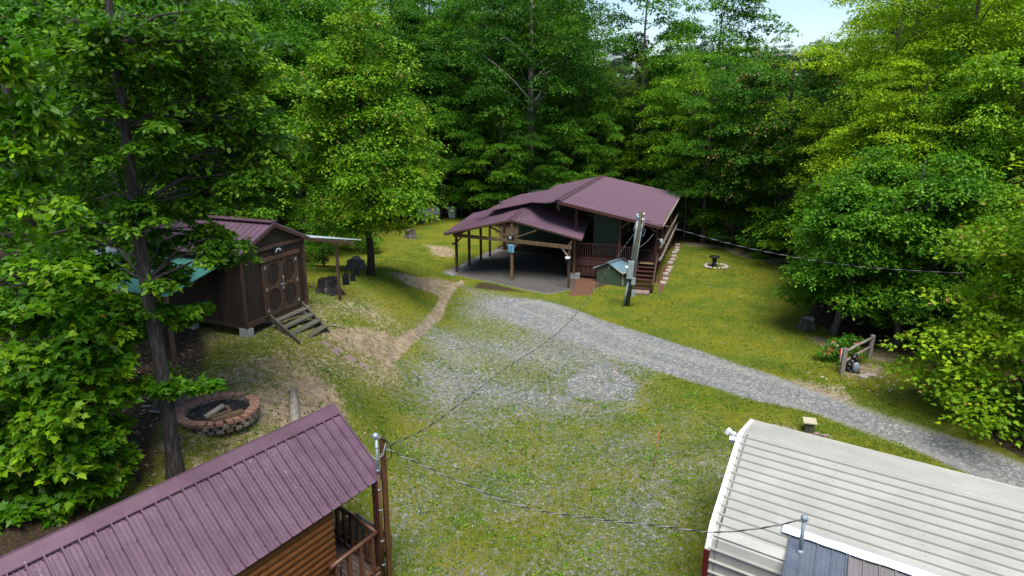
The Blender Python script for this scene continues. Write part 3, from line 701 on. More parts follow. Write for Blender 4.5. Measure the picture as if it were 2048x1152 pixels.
ROW = [
 # u, y, scale, variant, leaf
 (1740, 32, .66, 'locust', 'yellow'), (1800, 30.5, .75, 'locust', 'yellow'), (1960, 31, .85, 'locust', 'yellow'), (2060, 28, .8, 'locust', 'bright'), (1690, 36, .55, 'locust', 'bright'), (1880, 28, .55, 'broad', 'bright'),
 (1060, 54, .52, 'broad', 'dark'), (1000, 55, .55, 'broad', 'mid'), (1130, 55, .5, 'broad', 'mid'), (940, 57, .5, 'tall', 'dark'), (1190, 56, .5, 'tall', 'mid'), (880, 57, .6, 'broad', 'mid'),
 (430, 36, .92, 'broad', 'bright'), (520, 41, .98, 'broad', 'mid'), (600, 46, .95, 'tall', 'mid'), (480, 48, 1.1, 'oak', 'mid'), (350, 40, 1.0, 'tall', 'dark'),
 (560, 58, 1.1, 'broad', 'dark'), (660, 62, 1.05, 'oak', 'mid'), (700, 52, .95, 'tall', 'dark'), (800, 60, 1.0, 'broad', 'dark'), (870, 66, 1.05, 'tall', 'mid'),
 (930, 62, 1.0, 'tall', 'dark'), (985, 66, 1.1, 'oak', 'dark'), (1120, 66, 1.0, 'oak', 'dark'), (1010, 60, .62, 'maple', 'mid'), (940, 59, .42, 'young', 'bright'), (1170, 62, .72, 'broad', 'mid'),
 (1225, 65, .78, 'broad', 'olive'), (1180, 72, .72, 'tall', 'bright'), (1330, 56, .74, 'broad', 'bright'), (1375, 51, .72, 'broad', 'bright'), (1290, 68, .70, 'oak', 'olive'), (1440, 56, .76, 'broad', 'bright'), (1470, 64, .75, 'locust', 'yellow'),
 (1410, 47, .62, 'tall', 'mid'), (1300, 58, .6, 'young', 'bright'), (1480, 50, .68, 'broad', 'dark'), (1350, 72, .72, 'broad', 'mid'),
 (1610, 46, .62, 'broad', 'mid'), (1780, 42, .98, 'locust', 'yellow'), (1950, 38, 1.1, 'locust', 'yellow'), (2050, 36, 1.05, 'locust', 'yellow'), (2120, 42, 1.2, 'locust', 'yellow'), (1850, 48, 1.05, 'locust', 'yellow'), (1740, 52, .95, 'locust', 'yellow'),
 (1930, 29, .68, 'locust', 'yellow'), (2020, 27, .72, 'broad', 'bright'), (1880, 31, .66, 'broad', 'mid'), (2100, 30, 1.0, 'locust', 'yellow'), (1745, 34, .62, 'broad', 'dark'), (1660, 40, .58, 'broad', 'mid'),
 (260, 34, 1.0, 'oak', 'dark'), (150, 36, 1.05, 'tall', 'mid'), (50, 33, 1.0, 'broad', 'dark'), (-40, 36, 1.1, 'broad', 'mid'), (300, 50, 1.1, 'broad', 'bright'), (180, 52, 1.15, 'oak', 'mid'), (60, 50, 1.2, 'tall', 'mid'), (400, 56, 1.1, 'tall', 'bright'),
]
for r_ in ROW: wood_tree(*r_)
# second and third rows
for i in range(46):
    u = -150+i*52+rs.uniform(-20, 20); y = rs.uniform(68, 84); sk = 1120 < u < 1720
    wood_tree(u, y, rs.uniform(.66, .78) if sk else rs.uniform(1.05, 1.25))
for i in range(40):
    u = -200+i*62+rs.uniform(-20, 20); y = rs.uniform(88, 110); sk = 1120 < u < 1720
    wood_tree(u, y, rs.uniform(.62, .70) if sk else rs.uniform(1.15, 1.4))
for i in range(34):
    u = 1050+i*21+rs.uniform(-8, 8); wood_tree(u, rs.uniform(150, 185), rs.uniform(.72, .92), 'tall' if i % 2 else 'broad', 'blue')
# understorey along the wood's edge
UL = 'low leafy sapling filling the shaded edge of the woods'
us = [(630, 33), (560, 38), (600, 45), (520, 33), (790, 52), (760, 58), (700, 42), (920, 57), (960, 58), (1000, 60), (1120, 60), (1380, 47), (1420, 46.5), (1460, 45.5), (1510, 43), (1550, 41.5), (1590, 40),
      (1650, 38.5), (1670, 33), (1700, 29.5), (1740, 28.5), (1850, 26), (1900, 25), (1950, 24.5), (2000, 23), (330, 30), (250, 32), (100, 28), (180, 31), (450, 32), (840, 60), (880, 62), (1180, 61), (1240, 60), (1300, 55), (1345, 50)]
for i, (u, y) in enumerate(us):
    v = 'young' if i % 3 else 'shrub'
    place_tree('sapling', v, uX(u, y, 1), y+.8+rs.uniform(0, 1.5), rs.uniform(.55, .95) if v == 'young' else rs.uniform(.6, 1.0), rs.uniform(0, 6.28), ['mid', 'bright', 'dark'][i % 3], 'low leafy sapling '+zone(u)+', lawn edge', 'sapling', 'saplings along the shaded edge of the woods')

for i in range(44):
    u = 880+i*27+rs.uniform(-12, 12); y = rs.uniform(60, 76)
    place_tree('sapling', 'young' if i % 2 else 'shrub', uX(u, y, 1), y, rs.uniform(.9, 1.4) if i % 2 else rs.uniform(1.2, 1.9), rs.uniform(0, 6.28), 'mid', 'low leafy sapling '+zone(u)+', deep in shade', 'sapling', 'saplings along the shaded edge of the woods')
for i in range(26):
    u = 40+i*32+rs.uniform(-12, 12); y = rs.uniform(56, 72)
    place_tree('sapling', 'young' if i % 2 else 'shrub', uX(u, y, 1), y, rs.uniform(.9, 1.4), rs.uniform(0, 6.28), ['mid', 'bright'][i % 2], 'low leafy sapling '+zone(u)+', deep in shade', 'sapling', 'saplings along the shaded edge of the woods')
# near left trees with recognisable leaves: trunk path + hand-placed boughs
def bough_tree(name, label, base_uv, trunk, tr, boughs, leaf, lm, bark, size, n_per, seed, thick=.3, tips=0, tilt=.5):
    """trunk: world points; boughs: (u, v, y, radius) sprays clustered round that point"""
    rs = np.random.RandomState(seed); base = trunk[0]
    t = thing(name, (base[0], base[1], base[2]), label, 'tree')
    mb = MB(); n = len(trunk)
    fine = []; rf = []
    for i in range((n-1)*10+1):
        q_ = i/10; a_ = min(int(q_), n-2); fine.append(lerp(trunk[a_], trunk[a_+1], q_-a_)); rf.append(tr*(1-.70*q_/(n-1))+tr*.45*max(0, 1-q_*1.6)**2)
    k0 = len(mb.v); mb.tube(fine, rf, 30)
    for i in range(k0, len(mb.v)):      # furrowed bark
        j = (i-k0) % 30; r_i = (i-k0)//30; c_ = fine[min(r_i, len(fine)-1)]; v_ = Vector(mb.v[i]); f_ = 1+.07*math.sin(j*2.1+r_i*.35+math.sin(r_i*.7)*2)+rs.uniform(-.05, .05)
        mb.v[i] = tuple(Vector((c_.x, c_.y, v_.z))+(v_-Vector((c_.x, c_.y, v_.z)))*f_)
    C = []; Rr = []
    for (u, v, y, r, k) in boughs:
        c = atY(u, v, y)
        for j in range(k):
            C.append((c.x+rs.uniform(-r, r), c.y+rs.uniform(-r, r)*.9, c.z+rs.uniform(-r, r)*.55)); Rr.append(min(.62, max(.20, r*rs.uniform(.5, .85))))
        # limb
        best = min(trunk, key=lambda p: (Vector(p)-c).length+abs(p[2]-(c.z-.4))*.8)
        p0 = Vector(best); d = (c-p0).length
        pm = lerp(p0, c, .5)+Vector((rs.uniform(-.08, .08), rs.uniform(-.08, .08), .10))*d
        r0 = min(tr*.26, .02+.009*d)
        mb.tube([p0, lerp(p0, pm, .5), pm, lerp(pm, c, .6), c], [r0, r0*.8, r0*.55, r0*.35, r0*.15], 6, False)
        for j in range(min(k, 5)):
            q = Vector(C[-1-j]); mb.tube([lerp(pm, c, .5), lerp(lerp(pm, c, .5), q, .6)+Vector((0, 0, .05)), q], [r0*.35, r0*.2, .005], 4, False)
    mb.build('trunk', bark, t)
    C = np.array(C); Rr = np.array(Rr); o = C-np.array([base]); o[:, 2] = 0; o /= np.linalg.norm(o, axis=1)[:, None]+1e-6
    me = leaves('crown', C-np.array([list(base)]), o, Rr, n_per, size, leaf, LM[lm], seed, thick, .4, tips, None, tilt)
    c = bpy.data.objects.new('crown', me); col.objects.link(c); c.parent = t
    return t
def vert(u, v0, v1, y, n=8, wob=.06, seed=1):
    rs = np.random.RandomState(seed); a = atY(u, v0, y); b = atY(u, v1, y)
    x = a.x; pts = []
    for i in range(n):
        z = a.z+(b.z-a.z)*i/(n-1); pts.append(Vector((x+rs.uniform(-wob, wob)*(i > 0), y+rs.uniform(-wob, wob), z)))
    return pts
_g1 = ground(351, 953)
T1 = [Vector((_g1.x+(0.04*math.sin(i*1.3)), _g1.y, _g1.z-.15+i*1.45)) for i in range(9)]
bough_tree('maple_tree', 'tall straight trunked tree rising between the brick fire pit and the near cabin roof', None, T1, .150, [(a_, b_, c_-1.35, d_, e_) for a_, b_, c_, d_, e_ in [
    (340, 320, 15.5, .8, 6), (420, 300, 15.5, 1.1, 9), (470, 350, 15.8, .7, 6), (390, 220, 15.6, 1.0, 9), (320, 190, 16.4, 1.0, 7), (440, 200, 16, .9, 8), (150, 330, 16.2, 1.0, 6),
    (350, 400, 15, .6, 5), (430, 470, 15.2, .4, 4), (290, 520, 15.0, .4, 4), (340, 545, 15.2, .35, 4), (250, 500, 14.9, .45, 4), (330, 470, 15.1, .35, 3), (455, 520, 15.4, .35, 3), (400, 500, 15, .4, 4), (300, 90, 16.5, 1.1, 7), (420, 90, 15.5, 1.2, 8), (140, 220, 16, 1.0, 6),
    (290, 30, 16, 1.1, 7), (400, 20, 15.6, 1.1, 7), (500, 280, 16.5, .7, 5), (390, 380, 15.3, .8, 5), (480, 130, 16.2, .9, 6), (360, 130, 15.8, .9, 7), (170, 270, 16, 1, 5), (250, 110, 13.8, .5, 3), (200, 190, 14, .45, 3), (300, 250, 14, .4, 3), (230, 20, 13.8, .6, 4), (290, 390, 14.1, .3, 2), (345, 560, 14.1, .3, 2), (330, 620, 14.2, .25, 2), (230, 160, 15.2, .6, 4), (170, 100, 15, .8, 5), (340, 60, 15, .8, 5), (480, 240, 15.8, .6, 5), (250, 200, 14.3, .4, 3), (440, 380, 15.6, .5, 4), (300, 330, 14.6, .5, 3), (200, 400, 15.6, .6, 4), (180, 480, 15.2, .5, 4), (230, 540, 15, .4, 3), (235, 130, 13.7, .35, 3), (262, 300, 13.8, .3, 3), (225, 60, 13.7, .4, 4), (275, 440, 13.9, .3, 3), (250, 390, 14, .35, 3), (130, 40, 14.6, .8, 5), (520, 320, 16.6, .5, 4), (500, 400, 16.4, .4, 3)]],
    'oval', 'oak_near', 'bark_near', .14, 135, 201, .24, 0, .42)
T2 = [Vector((atY(190, 650, 20.5).x, 20.5, gz(-13, 20.5)-.1+i*1.6)) for i in range(8)]
bough_tree('oak_tree', 'dark trunked tree left of the green lean-to roof', None, T2, .24, [
    (120, 300, 20, 1.6, 9), (60, 220, 19, 1.6, 9), (180, 420, 20, 1.0, 4), (250, 350, 21, 1.2, 6), (60, 420, 19.5, 1.3, 8), (150, 130, 20, 1.8, 10), (60, 60, 19, 1.8, 10), (230, 220, 21, 1.6, 9), (200, 40, 21, 1.8, 9), (20, 520, 18.5, 1.0, 6)],
    'oval', 'mid', 'bark', .22, 80, 202)
T3 = [Vector((-10.9+.03*i, 12.9, gz(-10.9, 12.9)-.1+i*.85)) for i in range(8)]
bough_tree('maple_tree', 'lush star leaved maple filling the lower left beside the near cabin roof', None, T3, .16, [
    (40, 640, 12.2, .7, 8), (110, 620, 12.4, .7, 8), (180, 610, 12.9, .6, 6), (245, 620, 13.2, .35, 4), (330, 640, 13.6, .30, 4), (385, 620, 13.8, .28, 4), (285, 655, 13.3, .3, 3), (430, 470, 14.2, .3, 3),
    (40, 740, 11.8, .7, 9), (120, 720, 12.0, .7, 9), (190, 700, 12.4, .5, 6), (240, 720, 12.6, .32, 4),
    (40, 840, 11.6, .65, 9), (110, 820, 11.8, .65, 9), (175, 810, 12.0, .45, 6), (225, 850, 12.2, .3, 4), (300, 765, 12.6, .22, 3), (355, 770, 12.8, .2, 3), (410, 765, 13.0, .14, 2),
    (50, 930, 11.4, .55, 9), (120, 920, 11.5, .55, 9), (185, 900, 11.8, .35, 6), (225, 925, 12, .22, 3), (40, 1010, 11.3, .45, 8), (120, 985, 11.4, .38, 7), (190, 970, 11.6, .28, 4),
    (40, 560, 12.6, .7, 7), (130, 540, 13, .7, 7), (220, 540, 13.4, .5, 5), (10, 1070, 11.3, .3, 6), (80, 1040, 11.4, .25, 5), (150, 1010, 11.5, .2, 3), (320, 560, 14.0, .3, 3), (20, 1090, 11.2, .3, 6), (60, 1075, 11.3, .3, 6), (10, 900, 11, .5, 7), (80, 780, 11.5, .6, 7), (150, 760, 11.8, .5, 6), (200, 650, 12.4, .4, 5), (60, 690, 11.6, .6, 7), (15, 980, 11, .5, 7), (160, 860, 11.6, .4, 6), (210, 780, 12, .3, 4), (90, 1000, 11.2, .4, 6), (260, 600, 13.2, .3, 4), (190, 1010, 11.7, .2, 3), (10, 1110, 10.9, .3, 6), (40, 1095, 11.0, .25, 5), (-20, 1040, 10.8, .4, 6)],
    'maple', 'maple_near', 'bark_dark', .165, 105, 203, .26, .03, .45)
T4 = [Vector((-9.7, 8.6, gz(-9.7, 8.6)-.1+i*1.25)) for i in range(8)]
bough_tree('poplar_tree', 'tree at the far left edge with big rounded drooping leaves', None, T4, .17, [
    (20, 120, 9.0, .35, 5), (40, 220, 9.2, .35, 6), (30, 300, 9.0, .3, 5), (5, 380, 8.8, .25, 4), (80, 330, 9.6, .3, 4), (90, 400, 11, .5, 5), (50, 470, 10.6, .5, 5)],
    'oval', 'maple_near', 'bark_dark', .15, 80, 204, .5, 0, .7)
T5 = [Vector((-11.8, 16.6, gz(-11.8, 16.6)-.1+i*1.5)) for i in range(8)]
bough_tree('maple_tree', 'shaded maple between the lower left maple and the dark trunked oak', None, T5, .17, [
    (60, 560, 16.4, 1.0, 8), (215, 560, 17, .6, 4), (100, 400, 16, 1.2, 9), (40, 330, 16, 1.2, 9), (100, 180, 15.6, 1.4, 9), (170, 60, 16, 1.4, 9), (40, 40, 15.5, 1.4, 9), (240, 440, 17, .7, 5)],
    'maple', 'mid', 'bark', .20, 80, 205)
# ---------------------------------------------------------------- near cabin (lower left)
def ray_plane(u, v, p0, n):
    r = Vector(ray(u, v)); o = Vector((0, 0, CAM_H)); p0 = Vector(p0)
    return o+r*((p0-o).dot(n)/r.dot(n))
def roof_pair(parent, E1, E2, R1, R2, mat, trimmat, spacing, minor, cap=.17, far=True, name='roof', w=.035, rib=.02):
    """gable roof: near eave E1-E2, ridge R1-R2, far slope mirrored"""
    mb = MB(); n = ribbed(mb, E1, E2, R1, R2, spacing, rib, .03, minor, w)
    F1 = Vector(R1)*2-Vector(E1); F1.z = Vector(E1).z; F2 = Vector(R2)*2-Vector(E2); F2.z = Vector(E2).z
    n2 = ribbed(mb, F2, F1, R2, R1, spacing, rib, .03, minor, w)
    roof = mb.build(name, mat, parent)
    c = MB(); 
    for (A, B, P, Q, nn) in ((E1, E2, R1, R2, n), (F1, F2, R1, R2, n2)):
        P, Q, A, B = map(Vector, (P, Q, A, B)); da = (A-P).normalized(); db = (B-Q).normalized(); up = nn*.028
        c.hexa([P+da*cap+up*.9, Q+db*cap+up*.9, Q+up*.9, P+up*.9, P+da*cap+up*1.25, Q+db*cap+up*1.25, Q+up*1.9, P+up*1.9])
        c.beam(P+da*cap+up*1.1, Q+db*cap+up*1.1, .02, .018)
    c.build('ridge_cap', trimmat, roof)
    return roof, F1, F2
ZE, ZR = 2.4, 3.42
E1 = at(769, 952, ZE); Em = at(471, 1150, ZE); d = (E1-Em).normalized()
R1 = at(668, 811, ZR); Rm = at(0, 1122, ZR); dr = (R1-Rm).normalized()
E2 = E1-d*9.0; R2 = R1-dr*9.0; perp = (R1-E1); perp.z = 0; perp.normalize()
cabin = thing('log_cabin', (-5.5, 8.5, 0), 'small log sided cabin in the near left with a burgundy metal roof', 'cabin')
roof_pair(cabin, E1, E2, R1, R2, 'roof', 'roof_trim', .232, 2, .24, w=.036, rib=.045)
mb = MB()   # screws along the ridge cap and across the panels
nrm = (E2-E1).cross(R1-E1).normalized(); nrm = nrm if nrm.z > 0 else -nrm
k = round((E1-E2).length/.232)
for i in range(k):
    for f_ in (.07, .38, .66, .86):
        p = lerp(lerp(E1, E2, (i+.12)/k), lerp(R1, R2, (i+.12)/k), f_)+nrm*.006
        mb.box(p, (.014, .014, .010), 0)
tag(mb.build('roof_screws', 'stain_dark', cabin), kind='stuff')
C0 = at(661, 1030, 2.2); C0.z = 0; dh = Vector((d.x, d.y, 0)).normalized()
mb = MB(); z = .30
while z < 2.34:
    mb.tube([C0+Vector((0, 0, z)), C0-dh*8.2+Vector((0, 0, z))], .082, 10); z += .138
span = (R1-E1); span.z = 0; HW = span.length
q = C0+perp*(HW*2-.6)
mb.build('log_wall', 'log', cabin)
mb = MB(); z = .30          # gable end wall facing the porch
while z < 2.34:
    mb.tube([C0+perp*.02-dh*.05+Vector((0, 0, z+.03)), q-dh*.05+Vector((0, 0, z+.03))], .08, 10); z += .138
mb.prism([C0-dh*.1+Vector((0, 0, 2.25)), q-dh*.1+Vector((0, 0, 2.25)), lerp(C0, q, .5)-dh*.1+Vector((0, 0, 3.15))], -dh*.05)
mb.build('end_wall', 'log', cabin)
mb = MB(); mb.box(lerp(C0, q, .5)-dh*4.1+Vector((0, 0, .12)), (.1, .1, .3)); mb.beam(C0-dh*.1+perp*.3+Vector((0, 0, .2)), C0-dh*8+perp*.3+Vector((0, 0, .2)), .3, .25); mb.build('foundation', 'block', cabin)
# porch
DZ = .36; Pc = at(754, 1064, 1.27); Pc.z = 0; Pn = at(668, 1130, 1.27); Pn.z = 0
Pb = Pc+perp*1.5; Pi = Pn+perp*1.5-dh*.1
mb = MB(); nb = 13
for i in range(nb):          # deck boards run across
    a = lerp(Pc, Pn-dh*.15, (i+.5)/nb)+dh*.06; mb.beam(a-perp*.05+Vector((0, 0, DZ)), a+perp*1.55+Vector((0, 0, DZ)), (Pc-Pn).length/nb*.95, .035)
mb.build('porch_deck', 'deck', cabin)
mb = MB(); mb.beam(Pc+dh*.05+Vector((0, 0, DZ-.12)), Pb+dh*.05+Vector((0, 0, DZ-.12)), .045, .2); mb.beam(Pc+dh*.05-perp*.06+Vector((0, 0, DZ-.12)), Pn-perp*.06+Vector((0, 0, DZ-.12)), .045, .2); mb.build('rim_board', 'stain_dark', cabin)
def railing(parent, a, b, z0, z1, n, mat, rtop=.045, w=.07, rlow=.03, ends=(True, False)):
    a = Vector(a); b = Vector(b); up = Vector((0, 0, 1)); mb = MB()
    lo = MB(); lo.beam(a+up*(z0+.09), b+up*(z0+.09), rlow*2, rlow*2); lo.build('bottom_rail', mat, parent)
    mb.tube([a+up*z1, lerp(a, b, .5)+up*(z1+.006), b+up*z1], [rtop, rtop*.93, rtop], 8)
    rl = mb.build('top_rail', mat, parent)
    ang = math.atan2((b-a).y, (b-a).x)
    for i in range(n):
        p = lerp(a, b, (i+.5)/n); k = MB(); k.box(p+up*(z0+z1)/2, (w, w*.8, z1-z0-.02), ang); k.build('baluster', mat, parent)
    return rl
railing(cabin, Pc, Pb, DZ, 1.27, 6, 'rail_log', .045, .075)
railing(cabin, Pc, Pn-dh*.1, DZ, 1.27, 4, 'rail_log', .045, .075)
pp = at(770, 1135, .2); 
mb = MB(); mb.post(Pc+dh*.05+Vector((0, 0, .05)), 2.32, .12, math.atan2(dh.y, dh.x)); mb.build('porch_post', 'stain_dark', cabin)
# service post and mast at the cabin corner
bp = at(779, 1140, .32); Z0 = gz(bp.x, bp.y)-.05
sp = thing('service_post', (bp.x, bp.y, Z0), 'stained square post with a grey service mast at the near cabin porch corner', 'utility post')
mb = MB(); mb.post((bp.x, bp.y, Z0), 3.30, .095, .5); mb.build('post', 'orange_stain', sp)
m2 = Vector((bp.x-.10, bp.y-.075, 0))
mb = MB(); mb.tube([m2+Vector((0, 0, Z0+.1)), m2+Vector((0, 0, 2.55))], .030, 10); mb.build('painted_conduit', 'orange_stain', sp)
mb = MB(); mb.tube([m2+Vector((0, 0, 2.55)), m2+Vector((0, 0, 3.32))], .031, 10)
mb.build('mast', 'galv', sp)
for z in (2.62, 2.85, 3.12): mb = MB(); mb.tube([m2+Vector((0, 0, z)), m2+Vector((0, 0, z+.03))], .040, 10); mb.build('pipe_clamp', 'galv', sp)
for z in (.5, 1.05, 1.75, 2.2): mb = MB(); mb.tube([m2+Vector((0, 0, z)), m2+Vector((0, 0, z+.03))], .039, 10); mb.build('pipe_clamp', 'galv', sp)
mb = MB(); mb.ell(m2+Vector((-.01, 0, 3.36)), (.065, .065, .07)); mb.tube([m2+Vector((0, 0, 3.34)), m2+Vector((.08, .02, 3.31))], .03, 8); mb.build('weatherhead', 'galv', sp)
tp = m2+Vector((.1, .03, 3.0))
mb = MB()
mb.tube([m2+Vector((.06, .02, 3.33)), m2+Vector((.2, .02, 3.25)), m2+Vector((.29, 0, 3.08)), m2+Vector((.27, 0, 2.92)), m2+Vector((.17, 0, 2.84)), m2+Vector((.12, 0, 2.88))], .011, 6)
mb.tube([m2+Vector((.06, .02, 3.34)), m2+Vector((.18, .04, 3.20)), m2+Vector((.12, .02, 3.02))], .009, 6)
mb.build('drip_loop', 'black_cable', sp)
mb = MB()
mb.tube([m2+Vector((.02, 0, 3.42)), m2+Vector((-.10, 0, 3.38)), m2+Vector((-.17, -.02, 3.2)), m2+Vector((-.20, -.03, 3.02))], .006, 5)
for k in range(3): mb.tube([m2+Vector((-.1+.03*k, -.04, 2.98-.03*k)), m2+Vector((0, -.07, 2.9)), m2+Vector((.12, 0, 2.95+.03*k)), m2+Vector((.17, .03, 3.2))], .007, 5)
mb.build('ground_wire', 'alu_cable', sp)
# chair and planter
cp = Pn+perp*.62-dh*.02+dh*.22; cz = DZ+.02
ch = thing('porch_chair', (cp.x, cp.y, cz), 'white slatted chair with a black frame on the near cabin porch', 'chair', rz=math.atan2(dh.y, dh.x))
up = Vector((0, 0, 1))
mb = MB()
for i in range(7): mb.beam(cp-perp*.24+dh*(-.2+.065*i)+up*(cz+.42), cp+perp*.24+dh*(-.2+.065*i)+up*(cz+.42), .045, .02)
mb.build('seat', 'chair_white', ch)
mb = MB()
for i in range(7): mb.beam(cp+perp*(-.22+.073*i)-dh*.22+up*(cz+.45), cp+perp*(-.22+.073*i)-dh*.33+up*(cz+.9), .035, .015)
mb.build('backrest', 'chair_white', ch)
for sx in (-1, 1):
    for sy in (-1, 1):
        mb = MB(); mb.tube([cp+perp*.25*sx+dh*.22*sy+up*cz, cp+perp*.25*sx+dh*.22*sy+up*(cz+.44)], .016, 6); mb.build('leg', 'black', ch)
mb = MB(); mb.tube([cp-perp*.26-dh*.22+up*(cz+.44), cp-perp*.26-dh*.34+up*(cz+.93), cp+perp*.26-dh*.34+up*(cz+.93), cp+perp*.26-dh*.22+up*(cz+.44)], .02, 6)
mb.build('back_frame', 'black', ch)
pl = at(722, 1066, .4); pz = gz(pl.x, pl.y); ang = math.atan2(perp.y, perp.x)
pt = thing('raised_planter', (pl.x, pl.y, pz), 'weathered raised garden planter with teal netting behind the near porch railing', 'planter', rz=ang)
ax, ay = Vector((math.cos(ang), math.sin(ang), 0)), Vector((-math.sin(ang), math.cos(ang), 0)); pl.z = pz
mb = MB()
for s in (-1, 1):
    mb.box(pl+ay*.32*s+up*.28, (1.3, .04, .3), ang); mb.box(pl+ax*.63*s+up*.28, (.04, .60, .3), ang)
    for t in (-1, 1): mb.box(pl+ax*.6*s+ay*.29*t+up*.2, (.07, .07, .42), ang)
mb.build('planter_box', 'lumber', pt)
mb = MB(); mb.box(pl+up*.38, (1.2, .56, .03), ang); mb.build('soil', 'charred', pt)
mb = MB()
for i in range(6): mb.beam(pl+ax*(-.15+.13*i)-ay*.28+up*.45, pl+ax*(-.55+.13*i+.1)+ay*.28+up*.47, .012, .01)
for i in range(5): mb.beam(pl+ax*-.1+ay*(-.26+.12*i)+up*.46, pl+ax*.58+ay*(-.26+.12*i)+up*.46, .012, .01)
mb.tube([pl-ax*.1-ay*.2+up*.47, pl+ax*.5-ay*.25+up*.50], .02, 6)
mb.build('netting', 'planter_green', pt)

# ---------------------------------------------------------------- cream metal barn (lower right)
dv = Vector((math.sin(R(125.2)), math.cos(R(125.2)), 0))
barn = thing('metal_barn', (6, 12, 0), 'cream metal barn with a ribbed rounded roof in the near right', 'barn')
b_e = at(1426, 1050.5, 2.2); b_r = at(1482, 868, 2.78); b_f = at(1505.5, 841, 2.18)
b_w = at(1421.6, 1075, 2.05); b_t = at(1416.5, 1098, 1.85)
pn = (b_e-b_r); pn.z = 0; pn.normalize()           # towards the viewer across the roof
prof = [Vector((b_t.x, b_t.y, -.3)), b_t, b_w, b_e, b_r, b_f, b_f-pn*.12+up*-.10, Vector((b_f.x, b_f.y, -.3))-pn*.16]
# near wall stands straight below the bend
prof[0] = Vector((b_t.x, b_t.y, -.3))
BL_ = 15.0
mb = MB(); mb.add(prof+[p+dv*BL_ for p in prof], [(i+1, i, i+8, i+9) for i in range(7)])
mb.add([p-up*.03 for p in prof]+[p+dv*BL_-up*.03 for p in prof], [(i, i+1, i+9, i+8) for i in range(3, 5)])
total = 0; nextr = .1
segs = [(prof[i], prof[i+1]) for i in range(7)]
for A, B in segs:
    L = (B-A).length; t = nextr
    nn = (B-A).cross(dv).normalized()
    if nn.z < -.01 or (abs(nn.z) < .05 and nn.dot(pn) < 0 and A is prof[0]): nn = -nn
    while t < L:
        p = lerp(A, B, t/L); s_ = (B-A).normalized()*.020
        mb.hexa([p-s_, p+s_, p+s_+dv*BL_, p-s_+dv*BL_, p-s_*.5+nn*.042, p+s_*.5+nn*.042, p+s_*.5+dv*BL_+nn*.042, p-s_*.5+dv*BL_+nn*.042])
        if L > 1.5:
            for q in ():
                if t+q < L:
                    p2 = lerp(A, B, (t+q)/L); s2 = s_*.5
                    mb.hexa([p2-s2, p2+s2, p2+s2+dv*BL_, p2-s2+dv*BL_, p2-s2*.5+nn*.006, p2+s2*.5+nn*.006, p2+s2*.5+dv*BL_+nn*.006, p2-s2*.5+dv*BL_+nn*.006])
        t += .232
    nextr = t-L
mb.build('shell', 'white_metal', barn)
mb = MB()
for i in range(1, 6):
    A, B = prof[i], prof[i+1]
    mb.beam(A-dv*.01, B-dv*.01, .10, .06, up=(B-A).cross(dv))
mb.build('edge_trim', 'white_trim', barn)
mb = MB(); mb.post((b_t.x-.0, b_t.y, -.2), 1.84, .10, math.atan2(dv.y, dv.x)); mb.v = [tuple(Vector(p)-dv*.02) for p in mb.v]; mb.build('corner_post', 'red_paint', barn)
mb = MB(); mb.prism([p+dv*.1 for p in prof], dv*.04); mb.build('end_wall', 'red_paint', barn)
mb = MB()
k = 0
for A, B in (segs[3], segs[4]):
    L = (B-A).length; nn = (B-A).cross(dv).normalized(); nn = nn if nn.z > 0 else -nn; t = .1+.116
    while t < L:
        for q in (.5, 1.85, 3.3, 4.8, 6.3, 7.8): mb.box(lerp(A, B, t/L)+dv*(q+.02*math.sin(t*9))+nn*.008, (.013, .013, .01))
        t += .232
tag(mb.build('roof_screws', 'block', barn), kind='stuff')
fl = b_r-dv*.16-up*.05
mb = MB(); mb.box(fl, (.10, .08, .08), .6); mb.box(fl+Vector((-.10, .03, .05)), (.13, .09, .10), .9, .5); mb.box(fl+Vector((-.05, -.13, -.06)), (.13, .09, .10), -.3, .5); mb.tube([fl, fl+dv*.18], .015, 6)
mb.build('floodlight', 'white', barn)
nroof = (b_r-b_e).cross(dv).normalized(); nroof = nroof if nroof.z > 0 else -nroof
# annex roof with white flashing
ann = thing('annex', (6, 9, 0), 'lean-to annex with charcoal and brown grey ribbed roof joined to the cream barn', 'lean-to')
A0 = ray_plane(1578, 1074, b_e, nroof)+nroof*.05
down = Vector((pn.x, pn.y, 0)); dn = (down*3.2-up*.50)
A1 = A0+dn
def strip(a, b): return (A0+dv*a, A0+dv*b)
mb = MB()
a_, b_ = strip(0, .93); ribbed(mb, a_+dn, b_+dn, a_, b_, .232, .026, .03, 2, .04); mb.build('charcoal_panels', 'gray_metal', ann)
mb = MB(); a_, b_ = strip(.932, 6.0); ribbed(mb, a_+dn, b_+dn, a_, b_, .232, .026, .03, 2, .04); mb.build('brown_panels', 'tan_metal', ann)
mb = MB(); N = 26; vs = []; rs = np.random.RandomState(3)
for i in range(N+1):
    t = -.12+6.0*i/N; base = A0+dv*t
    j1, j2 = rs.uniform(-.015, .015), rs.uniform(-.02, .02)
    vs += [base+down*(.03+j1)+nroof*(.045+rs.uniform(0, .008)), base-down*(.10)+nroof*(.03+rs.uniform(0, .02)), base-down*(.19+j2)+up*.03+nroof*(.02+rs.uniform(0, .012))]
fs = []
for i in range(N):
    for j in range(2): a = i*3+j; fs.append((a, a+3, a+4, a+1))
mb.add(vs, fs); mb.add([Vector(v)-nroof*.006 for v in vs], [tuple(reversed(f)) for f in fs]); mb.build('flashing', 'flash', ann)
